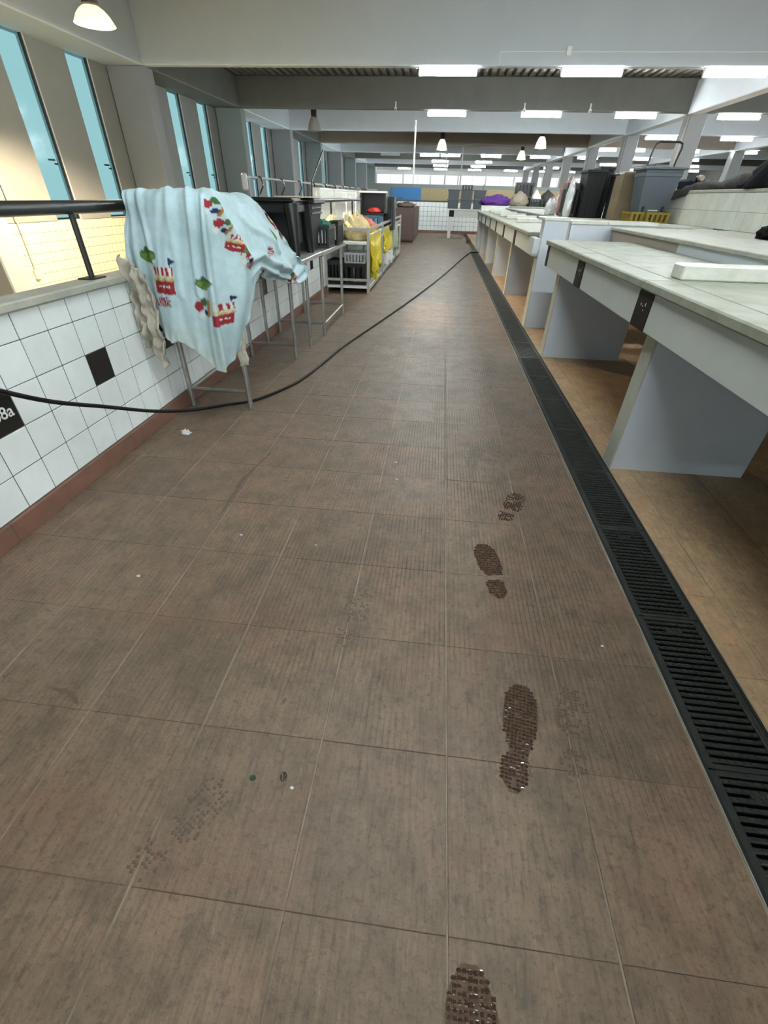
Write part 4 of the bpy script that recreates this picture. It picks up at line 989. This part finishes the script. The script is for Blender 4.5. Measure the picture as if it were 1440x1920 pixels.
part_of(lump('sleeve', 'x', 'x', 'dark_cl', [(2.86, 6.25, 1.325), (2.80, 6.40, 1.30), (2.725, 6.55, 1.262), (2.69, 6.68, 1.225), (2.69, 6.74, 1.205)], [.04, .045, .042, .045, .025], 2), t)
part_of(lump('collar', 'x', 'x', 'dark_cl', [(2.84, 6.40, 1.29), (2.84, 6.52, 1.34)], [.04, .025], 4), t)
t = thing('black_jacket', 'black jacket heaped into a peak on the stall back wall at the picture edge', 'jacket', (2.86, 5.16, 1.273))
k = MB().use('black_cl'); vs = []; fs = []
for j in range(15):
    v = j/14
    for i in range(36):
        th = 2*PI*i/36; rr = (1-v)**.8*(1+.18*math.sin(th*7+v*2)+.15*noise.noise(Vector((math.cos(th), math.sin(th), v*2))))+.02
        vs.append((.135*rr*math.cos(th), .44*rr*math.sin(th)-.06*v, .34*v))
for j in range(14):
    for i in range(36): fs.append((j*36+i, j*36+(i+1) % 36, (j+1)*36+(i+1) % 36, (j+1)*36+i))
fs.append(tuple(range(36))[::-1]); fs.append(tuple(14*36+i for i in range(36))); k.add(vs, fs); put('jacket_body', k, parent=t, smooth=2.5)
t = thing('navy_bundle', 'navy blue folded bundle on the stall back wall beside the tub', 'cloth', (2.84, 6.72, 1.273)); put('bundle_body', B('navy_cl').cbox(-.09, .09, -.16, .14, 0, .105, .02), parent=t)
t = thing('jar', 'small clear jar with black lid lying on the grey jacket collar', 'jar', (2.84, 6.545, 1.385))
k = MB().use('beige_cl').tube([(0, -.07, -.002), (0, -.015, 0), (0, -.005, 0)], [.026, .030, .024], 14); put('jar_body', k, parent=t, smooth=True)
k = MB().use('black_pl').tube([(0, -.006, 0), (0, .022, 0)], .032, 14); put('lid', k, parent=t, smooth=True)
heap('black_garment', 'black garment lying on the platform edge at the right picture border', 'clothes', 'black_cl', (.10, .20, .07), (2.40, 3.98, ZP), 9, .3, 2.4, .4, .05)

# ---------------------------------------------------------------- hose, litter, wet footprints
raw = [((-200, 670), -2.0, 1.45, .62, .85), (0, -1.92, 1.56, .50, .68), (0, -1.87, 1.66, .42, .585), (0, -1.75, 1.78, .33, .46), (0, -1.64, 1.96, .24, .33), (0, -1.51, 2.14, .15, .19), (0, -1.39, 2.32, .09, .10), (0, -1.27, 2.55, .04, .04)]
hp = []
for _, x, y, z, z2 in raw:
    f = (1.15-z2)/(1.15-z); hp.append((x*f, y*f, z2))
hp += [(-1.165, 2.70, .015), (-1.06, 2.90, .010), (-.97, 3.14, .009), (-.90, 3.52, .009), (-.825, 4.06, .009), (-.68, 4.78, .009), (-.49, 5.70, .009), (-.25, 6.95, .009), (.08, 8.83, .009), (.46, 11.29, .009), (.70, 12.75, .012), (.80, 13.1, .014), (.93, 13.25, .012), (1.3, 13.4, .009)]
hq = []
for i in range(len(hp)-1):
    P4 = [hp[max(i-1, 0)], hp[i], hp[i+1], hp[min(i+2, len(hp)-1)]]
    for k in range(8): hq.append(tuple(cr(P4[0][a], P4[1][a], P4[2][a], P4[3][a], k/8) for a in range(3)))
hq.append(hp[-1])
o = put('hose', B('hose').tube(hq, .0092, 10), smooth=True, label='long black hose crossing the aisle floor from the tiled wall to the drain', category='hose')
o = heap('paper_scrap', 'crumpled white paper scrap on the floor near the tiled wall', 'paper', 'paper', (.022, .016, .013), (-1.385, 2.19, 0), 3, .9, 3, .5)
for x, y, s in ((-.595, 2.30, .004), (-.14, 2.03, .006), (-.12, 1.86, .005), (-.72, 1.33, .005), (-.40, 1.31, .004), (-1.0, 1.05, .006), (.62, .95, .004), (-.245, .43, .004)):
    o = heap('crumb', 'tiny pale crumb on the aisle floor tiles', 'crumb', 'paper', (s, s*.7, s*.5), (x, y, 0), int(x*50), .5, 3, .5); o['group'] = 'pale crumbs scattered on the aisle floor'
heap('pebble', 'small wet dark pebble on the floor left of the muddy footprint', 'pebble', 'wet', (.007, .009, .005), (-.272, .452, 0), 4, .4, 3, .5)
heap("leaf_scrap", "tiny dark green leaf scrap near the wet pebble", "leaf", "leaf_green", (.007, .006, .002), (-.345, .44, 0), 4, .4, 3, .5)
def footprint(label, cx, cy, rot, length, wet, seed, gap=True, wdt=.095, mirror=1):
    """tread marks of a shoe sole: little blocks inside the sole's outline"""
    t = thing('footprint', label, 'footprint', (0, 0, 0), 0, 'shoe prints on the aisle floor')
    rr = random.Random(seed); both = [MB().use('wet' if wet else 'stain'), MB().use('wet' if wet else 'stain')]; c, s = math.cos(rot), math.sin(rot); L_ = length
    def inside(a, b):      # a across, b along 0..1 from the heel
        if b < 0 or b > 1: return False
        w_ = .34 if b < .28 else (.20+(b-.28)*1.0 if b < .58 else .50)
        if b < .10: w_ *= math.sqrt(max(0, b/.10))
        if b > .72: w_ *= math.sqrt(max(0, 1-((b-.72)/.28)**2))
        return abs(a-.10*(b > .3)) < w_
    st = .0098; n = int(L_/st)
    for i in range(n+1):
        for j in range(-6, 7):
            a = j*st*1.0/wdt; b = i/n
            if not inside(a, b) or (gap and .30 < b < .40): continue
            if rr.random() < (.04 if wet == 2 else .22 if wet else .45): continue
            x = j*st*mirror+rr.uniform(-.0012, .0012); y = (b-.5)*L_+rr.uniform(-.001, .001)
            mb = both[b > .35]; sx, sy = rr.uniform(.0030, .0046), rr.uniform(.0028, .0047); X = cx+x*c-y*s; Y = cy+x*s+y*c; th = .0006 if not wet else rr.uniform(.0008, .0020)
            mb.box(X-sx, X+sx, Y-sy, Y+sy, .0004, .0004+th, (sx*.45, sy*.45))
            if wet == 2 and rr.random() < .7: mb.box(X-sx*1.5, X+sx*1.5, Y-.0016, Y+.0016, .0004, .0010, (.001, .0008))
    if wet == 2:
        for lo, hi, nm in (((0, .31, 'heel_film'), (.39, 1, 'sole_film')) if gap else ((0, 1, 'sole_film'),)):
            pts = []
            for sd in (1, -1):
                bs = [lo+(hi-lo)*q/12 for q in range(13)]
                for b in (bs if sd > 0 else bs[::-1]):
                    a = 0
                    while inside(a+sd*.01, min(max(b, .012), .985)) and abs(a) < .8: a += sd*.01
                    if not inside(.10*(b > .3), min(max(b, .012), .985)): a = .1
                    x = a*wdt*mirror*(1+.05*rr.uniform(-1, 1)); y = (b-.5)*L_; pts.append((cx+x*c-y*s, cy+x*s+y*c, .0003))
            put(nm, B('film').poly(pts, 0, (0, 0, .0003)), parent=t)
    for k, nm in enumerate(('heel_mark', 'sole_mark')):
        o = put(nm, both[k], parent=t); o['kind'] = 'stuff'
footprint('wet muddy shoe print crossing a tile joint, clearest and nearest one', .307, .631, -.165, .30, 2, 1, gap=False)
footprint('paired wet toe and heel print further up the aisle', .289, 1.262, .20, .30, 2, 2)
footprint('half wet print cut off by the bottom picture edge', .155, .045, .0, .27, 2, 3)
footprint('faded brown shoe print beyond the paired wet print', .42, 1.70, -.35, .26, 1, 4)
footprint('faint brown shoe print far up the aisle near the drain', .39, 2.20, -.3, .26, 0, 5)
footprint('faint shoe print beside the one near the drain', .28, 2.17, -.2, .25, 0, 6)
footprint('faint dotted print left of the aisle middle', -.19, .97, -.05, .27, 0, 7)
footprint('faint shoe print right of the clearest muddy one', .455, .66, -.15, .26, 0, 8)
footprint('dark dried print at the lower left tiles', -.47, .33, -.5, .24, 0, 9)
def smear(label, pts, wd, seed, mt='stain'):
    mb = MB().use(mt); rr = random.Random(seed); n = 22; P_ = [Vector((*p, 0)) for p in pts]; vs = []; 
    for i in range(n+1):
        f = i/n*(len(P_)-1); k = min(int(f), len(P_)-2); p = P_[k].lerp(P_[k+1], f-k); d = (P_[k+1]-P_[k]).normalized(); a = Vector((-d.y, d.x, 0))
        w_ = wd*math.sin(PI*(i+.3)/(n+.6))*rr.uniform(.5, 1.2); vs += [p+a*w_+Vector((0, 0, .0007)), p-a*w_*rr.uniform(.5, 1)+Vector((0, 0, .0007))]
    mb.add(vs, [(2*i, 2*i+1, 2*i+3, 2*i+2) for i in range(n)])
    o = put('stain', mb, label=label, category='stain', group='brown stains on the floor tiles'); return o
smear('long thin brown smear left of the aisle middle', [(-.86, 1.42), (-.87, 1.75), (-.82, 2.08)], .014, 1)
smear('short brown smear at the lower left of the aisle', [(-1.00, .60), (-.93, .59), (-.88, .56)], .010, 2)
smear('small cross shaped brown stain', [(-.33, .63), (-.325, .655)], .006, 3)
smear('small brown spot beside the short smear', [(-.93, .52), (-.95, .55)], .011, 4)
smear('twin small brown ticks on the left tiles', [(-.70, .99), (-.67, 1.04)], .006, 5)
